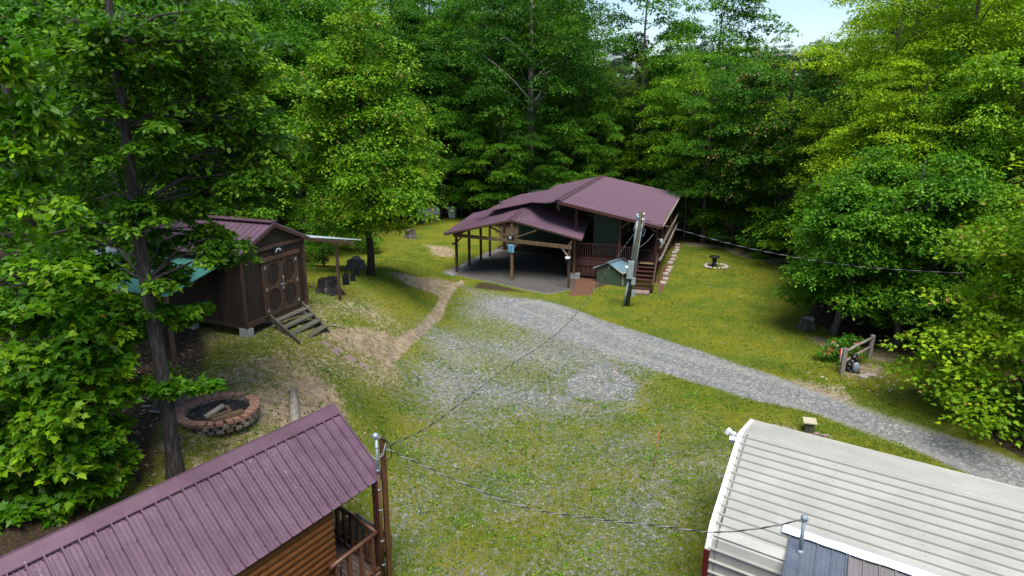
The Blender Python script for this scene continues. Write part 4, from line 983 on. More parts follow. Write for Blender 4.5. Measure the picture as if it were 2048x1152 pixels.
mb = MB(); mb.hexa([A1-up*.15+dv*.1-down*.1-up*2.2, A1-up*.15+dv*5.9-down*.1-up*2.2, A1-up*.15+dv*5.9-down*.2-up*2.2, A1-up*.15+dv*.1-down*.2-up*2.2, A1-up*.1+dv*.1-down*.1, A1-up*.1+dv*5.9-down*.1, A1-up*.1+dv*5.9-down*.2, A1-up*.1+dv*.1-down*.2])
mb.hexa([A0+dv*.1-up*2.8, A1+dv*.1-down*.1-up*2.4, A1+dv*.18-down*.1-up*2.4, A0+dv*.18-up*2.8, A0+dv*.1-up*.06, A1+dv*.1-down*.1-up*.08, A1+dv*.18-down*.1-up*.08, A0+dv*.18-up*.06]); mb.build('annex_wall', 'white_metal', ann)
na = dn.cross(dv).normalized(); na = na if na.z > 0 else -na
mb0 = ray_plane(1600, 1104, A0, na)
ms = thing('service_mast', (mb0.x, mb0.y, mb0.z), 'grey conduit mast with rounded cap rising through the charcoal annex roof', 'mast')
H_ = .62
mb = MB(); mb.tube([mb0, mb0+up*H_], .030, 12); mb.build('mast', 'pipe_grey', ms)
mb = MB(); mb.ell(mb0+up*(H_+.03), (.06, .06, .055)); mb.box(mb0+up*(H_-.01)+Vector((.03, 0, 0)), (.06, .05, .05), .3); mb.build('weatherhead', 'pipe_grey', ms)
mb = MB(); mb.tube([mb0-up*.02, mb0+up*.05], [.075, .036], 12); mb.build('boot', 'pipe_grey', ms)

# ---------------------------------------------------------------- main house
TH = R(17.5); ha = Vector((math.sin(TH), math.cos(TH), 0)); hr = Vector((math.cos(TH), -math.sin(TH), 0)); HO = Vector((7.77, 35.03, 0)); hang = -TH
def HP(s, t, z=0): return HO+hr*s+ha*t+up*z
house = thing('house', tuple(HP(-5.5, 7, 0)), 'green sided house with a wide burgundy metal roof and wraparound porch', 'house', rz=hang)
W2, LN, ZEh, ZRh = 5.58, 13.35, 3.3, 4.38
mb = MB(); ribbed(mb, HP(0, 0, ZEh), HP(.05, LN, ZEh), HP(-W2, .1, ZRh), HP(-W2+.05, LN, ZRh), .42, .035, .04, 0, .06)
# left slope, outline follows where the carport roof meets it
nl = Vector((-(ZRh-ZEh), 0, W2)); nl = (hr*nl.x+up*nl.z).normalized()
def on_left(u, v): 
    P = ray_plane(u, v, HP(-W2, 0, ZRh), nl); q = P-HO; return q.dot(hr), q.dot(ha)
poly = [(-W2, .1), (on_left(1082, 409.5)[0], .1), on_left(1060, 404.5), on_left(946, 427), on_left(975, 420), on_left(989, 412), on_left(1009, 405.5), on_left(998, 405), on_left(1040, 389.5), on_left(1095, 380.5), on_left(1113, 370.8), on_left(1206, 351.3)]
def zl(s): return ZRh-(ZRh-ZEh)*(-s-W2)/W2
mb.prism([HP(s, t, zl(s)) for s, t in poly], -nl*.04)
for i in range(1, 32):
    t = LN*i/32; cr_s = []
    for k in range(len(poly)):
        (s0, t0), (s1, t1) = poly[k], poly[(k+1) % len(poly)]
        if (t0 > t) != (t1 > t): cr_s.append(s0+(s1-s0)*(t-t0)/(t1-t0))
    cr_s.sort(reverse=True)
    for a_, b_ in zip(cr_s[::2], cr_s[1::2]):
        a = HP(b_+.02, t, zl(b_+.02)); b = HP(a_, t, zl(a_)); x = ha*.03
        mb.hexa([a-x, a+x, b+x, b-x, a-x*.5+nl*.035, a+x*.5+nl*.035, b+x*.5+nl*.035, b-x*.5+nl*.035])
hroof = mb.build('roof', 'roof2', house)
nr = Vector(((ZRh-ZEh), 0, W2)); nr = (hr*nr.x+up*nr.z).normalized()
mb = MB()
for n_, s_ in ((nr, 1), (nl, -1)):
    dd = (hr*s_*W2-up*(ZRh-ZEh)).normalized()*.2; P, Q = HP(-W2, .02, ZRh), HP(-W2, LN+.02, ZRh)
    mb.hexa([P+dd+n_*.052, Q+dd+n_*.052, Q+n_*.052, P+n_*.052, P+dd+n_*.065, Q+dd+n_*.065, Q+n_*.08, P+n_*.08])
mb.build('ridge_cap', 'roof_trim', hroof)
mb = MB(); mb.beam(HP(.03, 0, ZEh-.08), HP(.08, LN, ZEh-.08), .04, .16); mb.beam(HP(0, .03, ZEh-.09), HP(-W2, .03, ZRh-.09), .04, .15); mb.build('fascia', 'rail_red', house)
mb = MB()     # open eave: pale filler pieces between rafter tails along the east side
for i in range(46): mb.box(HP(.065, .15+LN*i/46, ZEh-.01), (.05, .16, .055), hang)
mb.build('eave_filler', 'cream_trim', house)
# walls with lap siding
def siding(mb, a, b, z0, z1, nrm, lap=.11, t=.018):
    a = Vector((a.x, a.y, 0)); b = Vector((b.x, b.y, 0)); z = z0
    mb.hexa([a+up*z0-nrm*.08, b+up*z0-nrm*.08, b+up*z0-nrm*.001, a+up*z0-nrm*.001, a+up*z1-nrm*.08, b+up*z1-nrm*.08, b+up*z1-nrm*.001, a+up*z1-nrm*.001])
    while z < z1-.02:
        e = min(z+lap, z1)
        mb.add([a+up*z+nrm*t, b+up*z+nrm*t, b+up*e+nrm*.003, a+up*e+nrm*.003, a+up*z, b+up*z], [(0, 1, 2, 3), (4, 5, 1, 0)])
        z += lap
FT = 1.05
WL_, WR_, WF_, WB_, WI_, WJ_ = -10.4, -2.55, 2.3, 12.9, -4.0, 8.6
mb = MB(); siding(mb, HP(WI_, WF_), HP(WR_, WF_), .25, 3.45, -ha); siding(mb, HP(WL_, WJ_), HP(WI_, WJ_), .25, 3.3, -ha); siding(mb, HP(WI_, WJ_), HP(WI_, WF_), .25, 3.4, -hr)
for k in range(9):    # gable above
    z0 = 3.46+k*.085; f0 = (ZRh-.16-z0)/(ZRh-ZEh)*W2
    if f0 > .8: mb.add([HP(WI_, WF_-.02, z0), HP(-W2+f0, WF_-.02, z0), HP(-W2+f0-.3, WF_, z0+.083), HP(WI_, WF_, z0+.083)], [(0, 1, 2, 3)])
siding(mb, HP(WR_, WF_), HP(WR_, WB_), .25, 3.72, hr); siding(mb, HP(WR_, WB_), HP(WL_, WB_), .25, 3.3, ha); siding(mb, HP(WL_, WB_), HP(WL_, WJ_), .25, 3.3, -hr)
mb.build('wall', 'green_side', house)
mb = MB(); mb.box(HP(WR_, WF_, 1.9)+hr*.02-ha*.02, (.12, .12, 3.2), hang); mb.build('corner_trim', 'rail_red', house)
mb = MB(); mb.box(HP(WR_+.03, 4.2, 2.1), (.06, 1.0, 2.1), hang); dr_ = mb.build('door', 'rail_red', house)
mb = MB(); mb.ell(HP(WR_+.09, 3.8, 2.05), .035); mb.build('handle', 'galv', dr_)
for t in (6.6, 9.6):
    mb = MB(); mb.box(HP(WR_+.03, t, 2.35), (.06, 1.0, 1.1), hang); wn = mb.build('window', 'cream_trim', house)
    mb = MB(); mb.box(HP(WR_+.065, t, 2.35), (.02, .86, .96), hang); mb.build('pane', 'glass', wn)
# deck
mb = MB(); nb = 60
for i in range(nb): mb.box(HP(-1.32, .85+12.4*(i+.5)/nb, FT-.02), (2.35, 12.4/nb*.94, .04), hang)
for i in range(10): mb.box(HP(-3.85, .85+1.45*(i+.5)/10, FT-.02), (2.7, .136, .04), hang)
for i in range(40): mb.box(HP(-4.6, 2.32+6.2*(i+.5)/40, FT-.02), (1.15, .145, .04), hang)
mb.build('porch_deck', 'deck_red', house)
mb = MB(); mb.beam(HP(-5.2, .82, FT-.18), HP(-1.35, .82, FT-.18), .04, .28); mb.beam(HP(-5.2, .82, FT-.18), HP(-5.2, 8.5, FT-.18), .04, .28); mb.beam(HP(-.12, .9, FT-.16), HP(-.12, 13.2, FT-.16), .04, .26)
for i in range(15): mb.box(HP(-5.05+.27*i, .86, .48), (.24, .03, .7), hang)
mb.build('skirting', 'rail_red', house)
def rail2(a, b, z0, z1, n, mat, parent, w=.035, top=.07):
    for nm, z_, q, h in (('top_rail', z1, .09, .04), ('bottom_rail', z0+.1, .05, .06)):
        mb = MB(); mb.beam(a+up*z_, b+up*z_, q, h); mb.build(nm, mat, parent)
    k = MB(); an = math.atan2((b-a).y, (b-a).x)
    for i in range(n):
        k.box(lerp(a, b, (i+.5)/n)+up*((z0+z1)/2+.03), (w, w, z1-z0-.12), an)
        if n < 40: k.build('baluster', mat, parent); k = MB()
    if n >= 40: tag(k.build('baluster_row', mat, parent), kind='stuff')
rail2(HP(-5.15, .86), HP(-2.35, .86), FT, FT+.92, 21, 'rail_red', house); rail2(HP(-5.15, 8.4), HP(-5.15, .9), FT, FT+.92, 48, 'rail_red', house)
rail2(HP(-2.2, .80), HP(-1.3, .80), FT, FT+.86, 8, 'rail_red', house)
for (s, t, z1) in [(-.3, .95, 3.25), (-2.27, .86, 3.55), (-4.7, .86, 3.9), (-.3, 4.0, 3.25), (-.3, 7.1, 3.25), (-.3, 10.2, 3.25), (-.3, 13.1, 3.25)]:
    mb = MB(); mb.post(HP(s, t, 0 if t < 1 else .3), z1, .14, hang); mb.build('porch_post', 'rail_red', house)
mb = MB(); mb.beam(HP(-.3, .95, 2.75), HP(-.95, .95, 3.28), .07, .09); mb.beam(HP(-2.27, .86, 2.9), HP(-1.7, .86, 3.38), .06, .08); mb.build('brace', 'lumber', house)
mb = MB(); mb.beam(HP(-.3, .95, 3.22), HP(-.3, 13.2, 3.22), .1, .18); mb.beam(HP(-W2, .15, 4.02), HP(-W2, .15, 4.27), .12, .12); mb.box(HP(-W2, .3, 4.05), (.12, .12, .5), hang); mb.build('beam', 'lumber_dark', house)
# knobbly log rails down the east side
rs = np.random.RandomState(9)
for z1 in (FT+.98, FT+.30):
    mb = MB(); pts = []; rr = []
    for i in range(40): pts.append(HP(-.05+rs.uniform(-.02, .02), .7+12.7*i/39, z1+rs.uniform(-.02, .02))); rr.append(.062+.02*math.sin(i*1.9)+rs.uniform(-.008, .008))
    mb.tube(pts, rr, 8); mb.build('log_rail', 'stump_top' if z1 > 1.5 else 'grey_wood', house)
mb = MB()
for i in range(1, 26): mb = MB(); mb.box(HP(-.10, .8+12.4*i/26, FT+.62), (.03, .09, .62), hang); mb.build('baluster', 'lumber_dark', house)
# stairs
st = MB(); nS = 6
for i in range(nS):
    t = .62-.27*i; z = FT-.165*(i+1)+.03; st.box(HP(-.74, t, z), (.92, .26, .045), hang)
sts = st.build('stair_treads', 'rail_red', house)
mb = MB()
for s in (-1.24, -.24): mb.beam(HP(s, .85, FT-.10), HP(s, -.98, .0), .05, .24)
mb.build('stringers', 'deck_red', sts)
mb = MB(); mb.beam(HP(-1.27, .8, FT+.85), HP(-1.27, -.92, .62), .05, .24); mb.beam(HP(-1.27, -.9, 0), HP(-1.27, -.9, .7), .08, .08)
mb.beam(HP(-.20, .9, FT+.6), HP(-.20, -1.0, .35), .07, .07); mb.beam(HP(-.20, -1.0, 0), HP(-.20, -1.0, .4), .08, .08); mb.build('stair_rail', 'rail_red', house)
dm = MB(); dm.box(HP(-.74, 1.0, FT+.012), (.75, .38, .02), hang); single(dm, 'door_mat', 'mat_yellow', 'tan door mat at the head of the red brown porch stairs', 'door mat')
mb = MB()
for i in range(2):
    for j in range(3): mb.box(HP(-1.15+.33*j+.01*i, -1.22-.32*i, .05), (.32, .31, .08), hang)
single(mb, 'paver_pad', 'paver', 'pinkish paver pad at the foot of the porch stairs', 'pavers', bevel=.006)
# security camera on the porch post
cpz = atY(1323, 480, HP(-.15, .6).y); mb = MB(); mb.box(cpz, (.14, .14, .10), hang); mb.box(cpz-up*.12, (.12, .10, .12), hang, .5); mb.tube([cpz, HP(-.28, .9, cpz.z)], .02, 6); mb.build('porch_light', 'lamp_glass', house)
# edging blocks along the east side of the deck
g_ = 'pale blocks in a row beside the porch'
ords = ['nearest the stairs', 'second from the stairs', 'third from the stairs', 'fourth from the stairs', 'fifth from the stairs', 'sixth from the stairs', 'seventh from the stairs', 'fifth from the far end', 'fourth from the far end', 'third from the far end', 'second from the far end', 'at the far end']
pm_ = None
for i in range(12):
    t = .9+.98*i; P = HP(.18+.04*math.sin(i*2.2), t, 0); P.z = gz(P.x, P.y)-.02
    if pm_ is None:
        mb = MB(); mb.box((0, 0, .06), (.30, .17, .16)); o = mb.build('edging_block', 'block_pale', None, .01); pm_ = o
    else: o = pm_.copy(); col.objects.link(o)
    o.location = P; o.rotation_euler = (.04*math.sin(i*3), 0, hang+.15*math.sin(i*5))
    tag(o, 'pale block beside the log railed porch, ' + ords[i], 'block', g_)

# ---------------------------------------------------------------- carport
cpt = thing('carport', (0, 40, 0), 'open timber carport with a burgundy metal gable roof in front of the house', 'carport')
cFL, cFR, cBR, cBL = at(887, 467, 2.5), at(1163.7, 479, 2.5), at(1182, 434, 2.6), at(946, 427, 2.95)
cRF, cRB = at(1022, 439, 3.42), at(1060, 404, 3.74)
mb = MB(); n1 = ribbed(mb, cFL, cBL, cRF, cRB, .42, .035, .035, 0, .06); n2 = ribbed(mb, cBR, cFR, cRB, cRF, .42, .035, .035, 0, .06)
cr_ = mb.build('roof', 'roof2', cpt)
mb = MB()
for E_, B_, n_ in ((cFL, cBL, n1), (cFR, cBR, n2)):
    da = (E_-cRF).normalized()*.17; db = (B_-cRB).normalized()*.17
    mb.hexa([cRF+da+n_*.024, cRB+db+n_*.024, cRB+n_*.024, cRF+n_*.024, cRF+da+n_*.04, cRB+db+n_*.04, cRB+n_*.055, cRF+n_*.055])
mb.build('ridge_cap', 'roof_trim', cr_)
mb = MB(); mb.beam(cFL-up*.06, cRF-up*.06, .03, .08); mb.beam(cFR-up*.06, cRF-up*.06, .03, .08); mb.beam(cFR-up*.05, cBR-up*.05, .03, .06); mb.build('fascia', 'lumber_dark', cpt)
# purlins / rafters below the sheets
for i in range(6):
    t = .06+.17*i
    for e_, f_ in ((cFL, cBL), (cFR, cBR)): mb = MB(); mb.beam(lerp(e_, f_, t)-up*.12, lerp(cRF, cRB, t)-up*.12, .045, .13); mb.build('rafter', 'lumber', cpt)
cangle = math.atan2((cFR-cFL).y, (cFR-cFL).x)
pl_ = [(914, 543.5), (939, 532), (962, 521), (980, 513), (1008.6, 499)]; prr = [(1137, 576), (1147.5, 557), (1155.7, 541)]
def zroof(P):   # underside height of the carport roof
    m = lerp(cRF, cRB, .3); dx = abs((P-cRF).dot((cFR-cFL).normalized())-0); return 3.42-.92*min(1, dx/3.84)-.16
pbase = []
for i, (u, v) in enumerate(pl_+prr):
    P = ground(u, v); P.z -= .05; mb = MB(); mb.post(P, 2.42 if i != 6 else 2.40, .13, cangle); mb.build('post', 'lumber_dark' if i < 5 or i == 5 else 'lumber', cpt); pbase.append(P)
Pm = ground(1024, 560.5); Pm.z -= .05; mb = MB(); mb.post(Pm, 3.26, .14, cangle); mb.build('post', 'lumber', cpt)
L0 = Vector((pbase[0].x, pbase[0].y, 0)); R0 = Vector((pbase[5].x, pbase[5].y, 0)); fdir = (R0-L0).normalized(); Pm0 = Vector((Pm.x, Pm.y, 0))
fo = Vector((-fdir.y, fdir.x, 0)); fo = fo if fo.y < 0 else -fo
mb = MB(); mb.beam(L0-fdir*.15+fo*.09+up*2.25, Pm0+fo*.09+up*2.25, .05, .2); mb.beam(Pm0+fo*.09+up*2.25, R0+fdir*.15+fo*.09+up*2.25, .05, .2); mb.build('tie_beam', 'lumber', cpt)
mb = MB(); mb.beam(L0+up*2.30, Vector((pbase[4].x, pbase[4].y, 2.30)), .08, .18); mb.beam(R0+up*2.30, Vector((pbase[7].x, pbase[7].y, 2.30)), .08, .18); mb.build('side_beam', 'lumber_dark', cpt)
for nm, a, b, mt in [('brace', Pm0+fo*.02+up*2.35, Pm0-fdir*1.45+fo*.02+up*2.92, 'lumber'), ('brace', Pm0+fo*.02+up*2.35, Pm0+fdir*1.45+fo*.02+up*2.92, 'lumber'), ('brace', Pm0+up*1.75, Pm0-fdir*.45+up*2.2, 'grey_wood'), ('brace', Pm0+up*1.75, Pm0+fdir*.45+up*2.2, 'grey_wood'),
                     ('brace', R0+up*1.7, R0-fdir*.45+up*2.18, 'grey_wood'), ('brace', L0+up*1.8, L0+fdir*.4+up*2.2, 'lumber_dark')]:
    mb = MB(); mb.beam(a, b, .06, .12, up=fo); mb.build(nm, mt, cpt)
mb = MB(); mb.box(R0+fo*.17+up*1.72, (.26, .16, .08), cangle); mb.ell(R0+fo*.22+up*1.70, (.12, .1, .07)); mb.build('lamp', 'lamp_glass', cpt)
mb = MB(); mb.box(L0+fo*.12+up*1.75-fdir*.1, (.16, .14, .08), cangle); mb.build('lamp', 'black', cpt)
mb = MB(); mb.box(cBR+up*.06-hr*.12, (.22, .12, .08), hang); mb.build('floodlight', 'lamp_glass', cpt)
Pk = ground(1147.5, 556); mb = MB(); mb.box(Pk+up*.10+Vector((.06, 0, 0)), (.55, .42, .3), cangle); mb.box(Pk+up*.27+Vector((.06, 0, 0)), (.58, .45, .04), cangle); single(mb, 'post_footing', 'block', 'grey block footing under the second right carport post', 'footing', bevel=.01)
def sign(name, c, w, h, fdir, fo, mat, label, draw):
    t = thing(name, tuple(c), label, 'sign', rz=math.atan2(fdir.y, fdir.x))
    mb = MB(); mb.box(c, (w, .02, h), math.atan2(fdir.y, fdir.x)); mb.build('board', mat, t)
    draw(t, c+fo*.0115); return t
def dr1(t, c):
    mb = MB()
    for (x, z, w_, h_) in [(-.09, .055, .07, .03), (.03, .05, .11, .02), (-.02, .0, .16, .026), (.01, -.05, .20, .022)]: mb.box(c+fdir*x+up*z+fo*.003, (w_, .006, h_), cangle)
    mb.build('lettering', 'white', t)
sign('hanging_sign', Pm0+fo*.13+up*2.42, .46, .22, fdir, fo, 'sign_black', 'small black plaque with pale lettering at the centre of the carport front', dr1)
def dr2(t, c):
    mb = MB(); pts = [c+fdir*(-.03+.085*math.cos(a))+up*(-.05+.085*math.sin(a))+fo*.006 for a in np.linspace(.6, 5.7, 16)]
    mb.tube(pts, .013, 6); mb.tube([c+fdir*.01+up*.06+fo*.006, c+fdir*.0+up*.13+fo*.006, c+fdir*-.04+up*.08+fo*.006], .012, 6)
    mb.box(c+fdir*-.08-up*.20+fo*.003, (.1, .006, .03), cangle); mb.box(c+fdir*.09-up*.19+fo*.003, (.1, .006, .05), cangle); mb.box(c+fdir*.1+up*.06+fo*.003, (.12, .006, .03), cangle)
    mb.build('emblem', 'sign_teal', t)
sign('blue_sign', Pm0+fo*.10+up*1.82, .35, .46, fdir, fo, 'sign_blue', 'light blue sign with darker teal emblem on the middle carport post', dr2)

# ---------------------------------------------------------------- little green well house
wh0 = at(1193, 564, 0); wh1 = at(1241.5, 574, 0)
wd = (wh1-wh0); WW = wd.length; wd.normalize(); wb = Vector((-wd.y, wd.x, 0)); wang = math.atan2(wd.y, wd.x); WD = 1.35
well = thing('well_house', tuple(wh0), 'little green sided hutch with a blue grey gable roof beside the utility pole', 'shed', rz=wang)
mb = MB(); wh0.z = -.05; siding(mb, wh0, wh1, .0, .80, -wb, .085, .016); siding(mb, wh1, wh1+wb*WD, .0, .80, wd, .085, .016); siding(mb, wh0+wb*WD, wh0, .0, .80, -wd, .085); siding(mb, wh1+wb*WD, wh0+wb*WD, .0, .80, wb, .085)
mid = lerp(wh0, wh1, .5); mid.z = 0; w0 = Vector((wh0.x, wh0.y, .8)); w1 = Vector((wh1.x, wh1.y, .8))
mb.prism([w0, w1, mid+up*1.14], wb*.04); mb.build('wall', 'green_side2', well)
mb = MB(); mb.box(wh1+wd*.02+wb*.12+up*.45, (.03, .10, .78), wang); mb.box(wh1+wd*.02+wb*(WD-.1)+up*.45, (.03, .10, .78), wang); mb.build('door_trim', 'cream_trim', well)
mb = MB(); rz_ = mid-wb*.12+up*1.22; rz2 = mid+wb*(WD+.1)+up*1.22; el = w0-wd*.16-wb*.12-up*.02; er = w1+wd*.16-wb*.12-up*.02
ribbed(mb, el+wb*(WD+.22), el, rz2, rz_, .1, .008, .02, 0, .02); ribbed(mb, er, er+wb*(WD+.22), rz_, rz2, .1, .008, .02, 0, .02)
mb.beam(rz_+up*.02, rz2+up*.02, .2, .02); mb.build('roof', 'blue_roof', well)
mb = MB(); mb.beam(er, er+wb*(WD+.22), .05, .06); mb.beam(el, el+wb*(WD+.22), .05, .06); mb.beam(er, lerp(er, rz_, .5), .04, .05); mb.build('eave_trim', 'cream_trim', well)

# ---------------------------------------------------------------- utility pole
bs = ground(1252, 612); top = atY(1282, 424, bs.y-.1); bs.z -= .1
up_ = thing('utility_pole', tuple(bs), 'leaning weathered utility pole with grey meter boxes in front of the house', 'utility pole')
mb = MB(); mb.tube([bs, lerp(bs, top, .5), top], [.15, .13, .115], 14); mb.build('pole', 'pole_wood', up_)
pdir = (top-bs).normalized()
def PP(t, dx=0, dy=-.16): return lerp(bs, top, t)+Vector((dx, dy, 0))
mb = MB(); mb.tube([PP(.53, -.13), PP(.93, -.13)], .045, 10); mb.build('conduit', 'pipe_grey', up_); mb = MB(); mb.tube([PP(.02, -.17), PP(.30, -.12)], .05, 10); mb.build('conduit', 'pipe_grey', up_)
mb = MB(); mb.tube([PP(.22, .13, -.1), PP(.9, .13, -.1)], .025, 8); mb.build('ground_conduit', 'pipe_grey', up_)
mb = MB(); c = PP(.42, -.13, -.24); mb.box(c, (.30, .18, .86), 0, 0, .06); mt = mb.build('meter_box', 'galv', up_, .01)
mb = MB(); mb.ell(c+Vector((-.18, -.04, .12)), (.10, .10, .10)); mb.build('meter', 'lamp_glass', mt)
mb = MB(); mb.box(PP(.30, .10, -.22), (.2, .16, .34), 0, 0, .06); mb.build('breaker_box', 'galv', up_, .01); mb = MB(); mb.box(PP(.17, .20, -.2), (.2, .15, .30), 0, 0, .06); mb.build('breaker_box', 'galv', up_, .01)
mb = MB(); mb.ell(PP(.95, -.14, -.16), (.09, .09, .1)); mb.build('weatherhead', 'blue_roof', up_)
for k, (t, dx) in enumerate([(.975, -.17), (.955, -.14), (.93, .10), (.985, .12)]):
    mb = MB(); mb.ell(PP(t, dx, -.14), (.045, .045, .055)); mb.build('insulator', 'white', up_)
mb = MB()
for k in range(3): mb.tube([PP(.94, -.14), PP(.86-.02*k, -.2-.03*k), PP(.82-.02*k, -.02, -.22), PP(.88, .16+.04*k), PP(.95, .18)], .006, 5)
mb.tube([PP(.86, .05), PP(.80, .26), PP(.72, .18), PP(.78, .05)], .007, 5); mb.tube([PP(.88, .05), PP(.82, .32), PP(.76, .26), PP(.8, .06)], .007, 5)
mb.build('drip_loops', 'alu_cable', up_)
# cables: twisted bare strand with two black ones
def cable(name, label, pts, n=40, r=.012, tw=.02, pitch=.55, strands=('alu', 'blk', 'blk')):
    pts = [Vector(p) for p in pts]; P = []
    for i in range(len(pts)-1):      # catmull-rom through the points
        p0 = pts[max(i-1, 0)]; p1 = pts[i]; p2 = pts[i+1]; p3 = pts[min(i+2, len(pts)-1)]
        for k in range(n):
            t = k/n; P.append(.5*((2*p1)+(p2-p0)*t+(2*p0-5*p1+4*p2-p3)*t*t+(3*p1-p0-3*p2+p3)*t**3))
    P.append(pts[-1]); t = thing(name, tuple(pts[0]), label, 'cable'); L = 0; acc = [0]
    for i in range(1, len(P)): L += (P[i]-P[i-1]).length; acc.append(L)
    for s, nm in enumerate(strands):
        Q = []
        for i, p in enumerate(P):
            dd = (P[min(i+1, len(P)-1)]-P[max(i-1, 0)]).normalized(); x = dd.cross(up).normalized(); y = x.cross(dd); a = acc[i]/pitch*2*math.pi+s*2.1
            Q.append(p+(x*math.cos(a)+y*math.sin(a))*tw*(.6 if nm == 'alu' else 1))
        mb = MB(); mb.tube(Q, r, 5, False); mb.build('strand', 'alu_cable' if nm == 'alu' else 'black_cable', t)
A_ = tp+Vector((.05, 0, .1)); B_ = PP(.86, -.02, -.2)
def cpt_at(u, v, f):   # a point in the vertical plane through A_ and B_
    n_ = (B_-A_).cross(up).normalized(); return ray_plane(u, v, A_, n_)
cable('overhead_cable', 'twisted overhead cable running from the near cabin mast up to the leaning pole', [A_, cpt_at(870, 845, 0), cpt_at(1000, 745, 0), cpt_at(1100, 678, 0), cpt_at(1160, 618, 0), cpt_at(1222, 530, 0), B_], 26, .0065, .009, .5)
B2 = mb0+up*(H_)+Vector((-.03, 0, 0)); n2_ = (B2-A_).cross(up).normalized()
cable('overhead_cable', 'twisted overhead cable drooping from the near cabin mast to the annex mast', [A_+Vector((.02, 0, -.02))]+[ray_plane(u, v, A_, n2_) for u, v in [(900, 955), (1040, 1012), (1180, 1036), (1320, 1052), (1430, 1064), (1530, 1055)]]+[B2], 22, .006, .009, .38)
C_ = PP(.93, .12, -.1); far_ = atY(1925, 547, 22.5)
n3_ = (far_-C_).cross(up).normalized()
cable('overhead_cable', 'twisted overhead cable crossing from the pole over the right lawn into the trees', [C_]+[ray_plane(u, v, C_, n3_) for u, v in [(1345, 456), (1500, 497), (1700, 531)]]+[far_], 26, .009, .012, .6)
D_ = PP(.62, .06, -.1); far2 = atY(1650, 556, 40); n4_ = (far2-D_).cross(up).normalized()
cable('overhead_cable', 'thin faint wire crossing low over the right lawn from the pole', [D_]+[ray_plane(u, v, D_, n4_) for u, v in [(1400, 512), (1520, 534)]]+[far2], 14, .007, .001, 1, ('blk',))
pb = HP(-.35, .9, 2.9); cable('overhead_cable', 'slack pale wire from the leaning pole to the porch corner', [D_+up*.05, lerp(D_, pb, .5)-up*.1, pb], 12, .009, .001, 1, ('alu',))
# ---------------------------------------------------------------- dark storage shed
ZF = 2.9; S0 = at(493, 650, ZF); S1 = at(614, 602, ZF)
sd = (S1-S0); SW = sd.length; sd.normalize(); sb = Vector((-sd.y, sd.x, 0)); sang = math.atan2(sd.y, sd.x)
shed = thing('storage_shed', (S0.x, S0.y, gz(S0.x, S0.y)), 'dark board sided storage shed with double doors and burgundy roof raised on blocks', 'shed', rz=sang)
SH = 2.22; SL = 5.2
def SP(s, t, z): return Vector((S0.x, S0.y, 0))+sd*s+sb*t+up*z
mb = MB()
nbd = 20
for i in range(nbd): mb.box(SP(SW*(i+.5)/nbd, 0, ZF+SH/2), (SW/nbd*.96, .03, SH), sang)
mb.prism([SP(0, -.01, ZF+SH), SP(SW, -.01, ZF+SH), SP(SW/2, -.01, ZF+SH+.68)], sb*.04)
for i in range(30):
    for s in (0, SW): mb.box(SP(s, SL*(i+.5)/30, ZF+SH/2), (.03, SL/30*.96, SH), sang)
mb.box(SP(SW/2, SL, ZF+SH/2), (SW, .04, SH), sang)
mb.build('wall', 'shed_wall', shed)
mb = MB(); mb.box(SP(SW/2, SL/2, ZF-.07), (SW-.02, SL-.02, .13), sang); mb.beam(SP(-.02, -.03, ZF-.03), SP(SW+.02, -.03, ZF-.03), .04, .17); mb.build('floor_frame', 'shed_trim', shed)
mb = MB()
for s in (0, SW): mb.box(SP(s, -.03, ZF+SH/2), (.09, .04, SH), sang)
mb.beam(SP(0, -.04, ZF+SH-.02), SP(SW, -.04, ZF+SH-.02), .05, .10)
for a, b in (((-.12, -.1), (SW/2, .0)), ((SW+.12, -.1), (SW/2, .0))):
    mb.beam(SP(a[0], -.14, ZF+SH-.03), SP(b[0], -.14, ZF+SH+.66), .03, .10)
mb.build('trim', 'shed_trim', shed)
RZ = ZF+SH+.74
mb = MB(); e0 = SP(-.22, -.16, ZF+SH-.02); e1 = SP(-.22, SL+.1, ZF+SH-.02); r0 = SP(SW/2, -.16, RZ); r1 = SP(SW/2, SL+.1, RZ); f0 = SP(SW+.22, -.16, ZF+SH-.02); f1 = SP(SW+.22, SL+.1, ZF+SH-.02)
ribbed(mb, e1, e0, r1, r0, .23, .025, .03, 1, .03); ribbed(mb, f0, f1, r0, r1, .23, .025, .03, 1, .03); srf = mb.build('roof', 'roof', shed)
mb = MB(); mb.beam(r0+up*.03, r1+up*.03, .34, .02); mb.build('ridge_cap', 'roof_trim', srf)
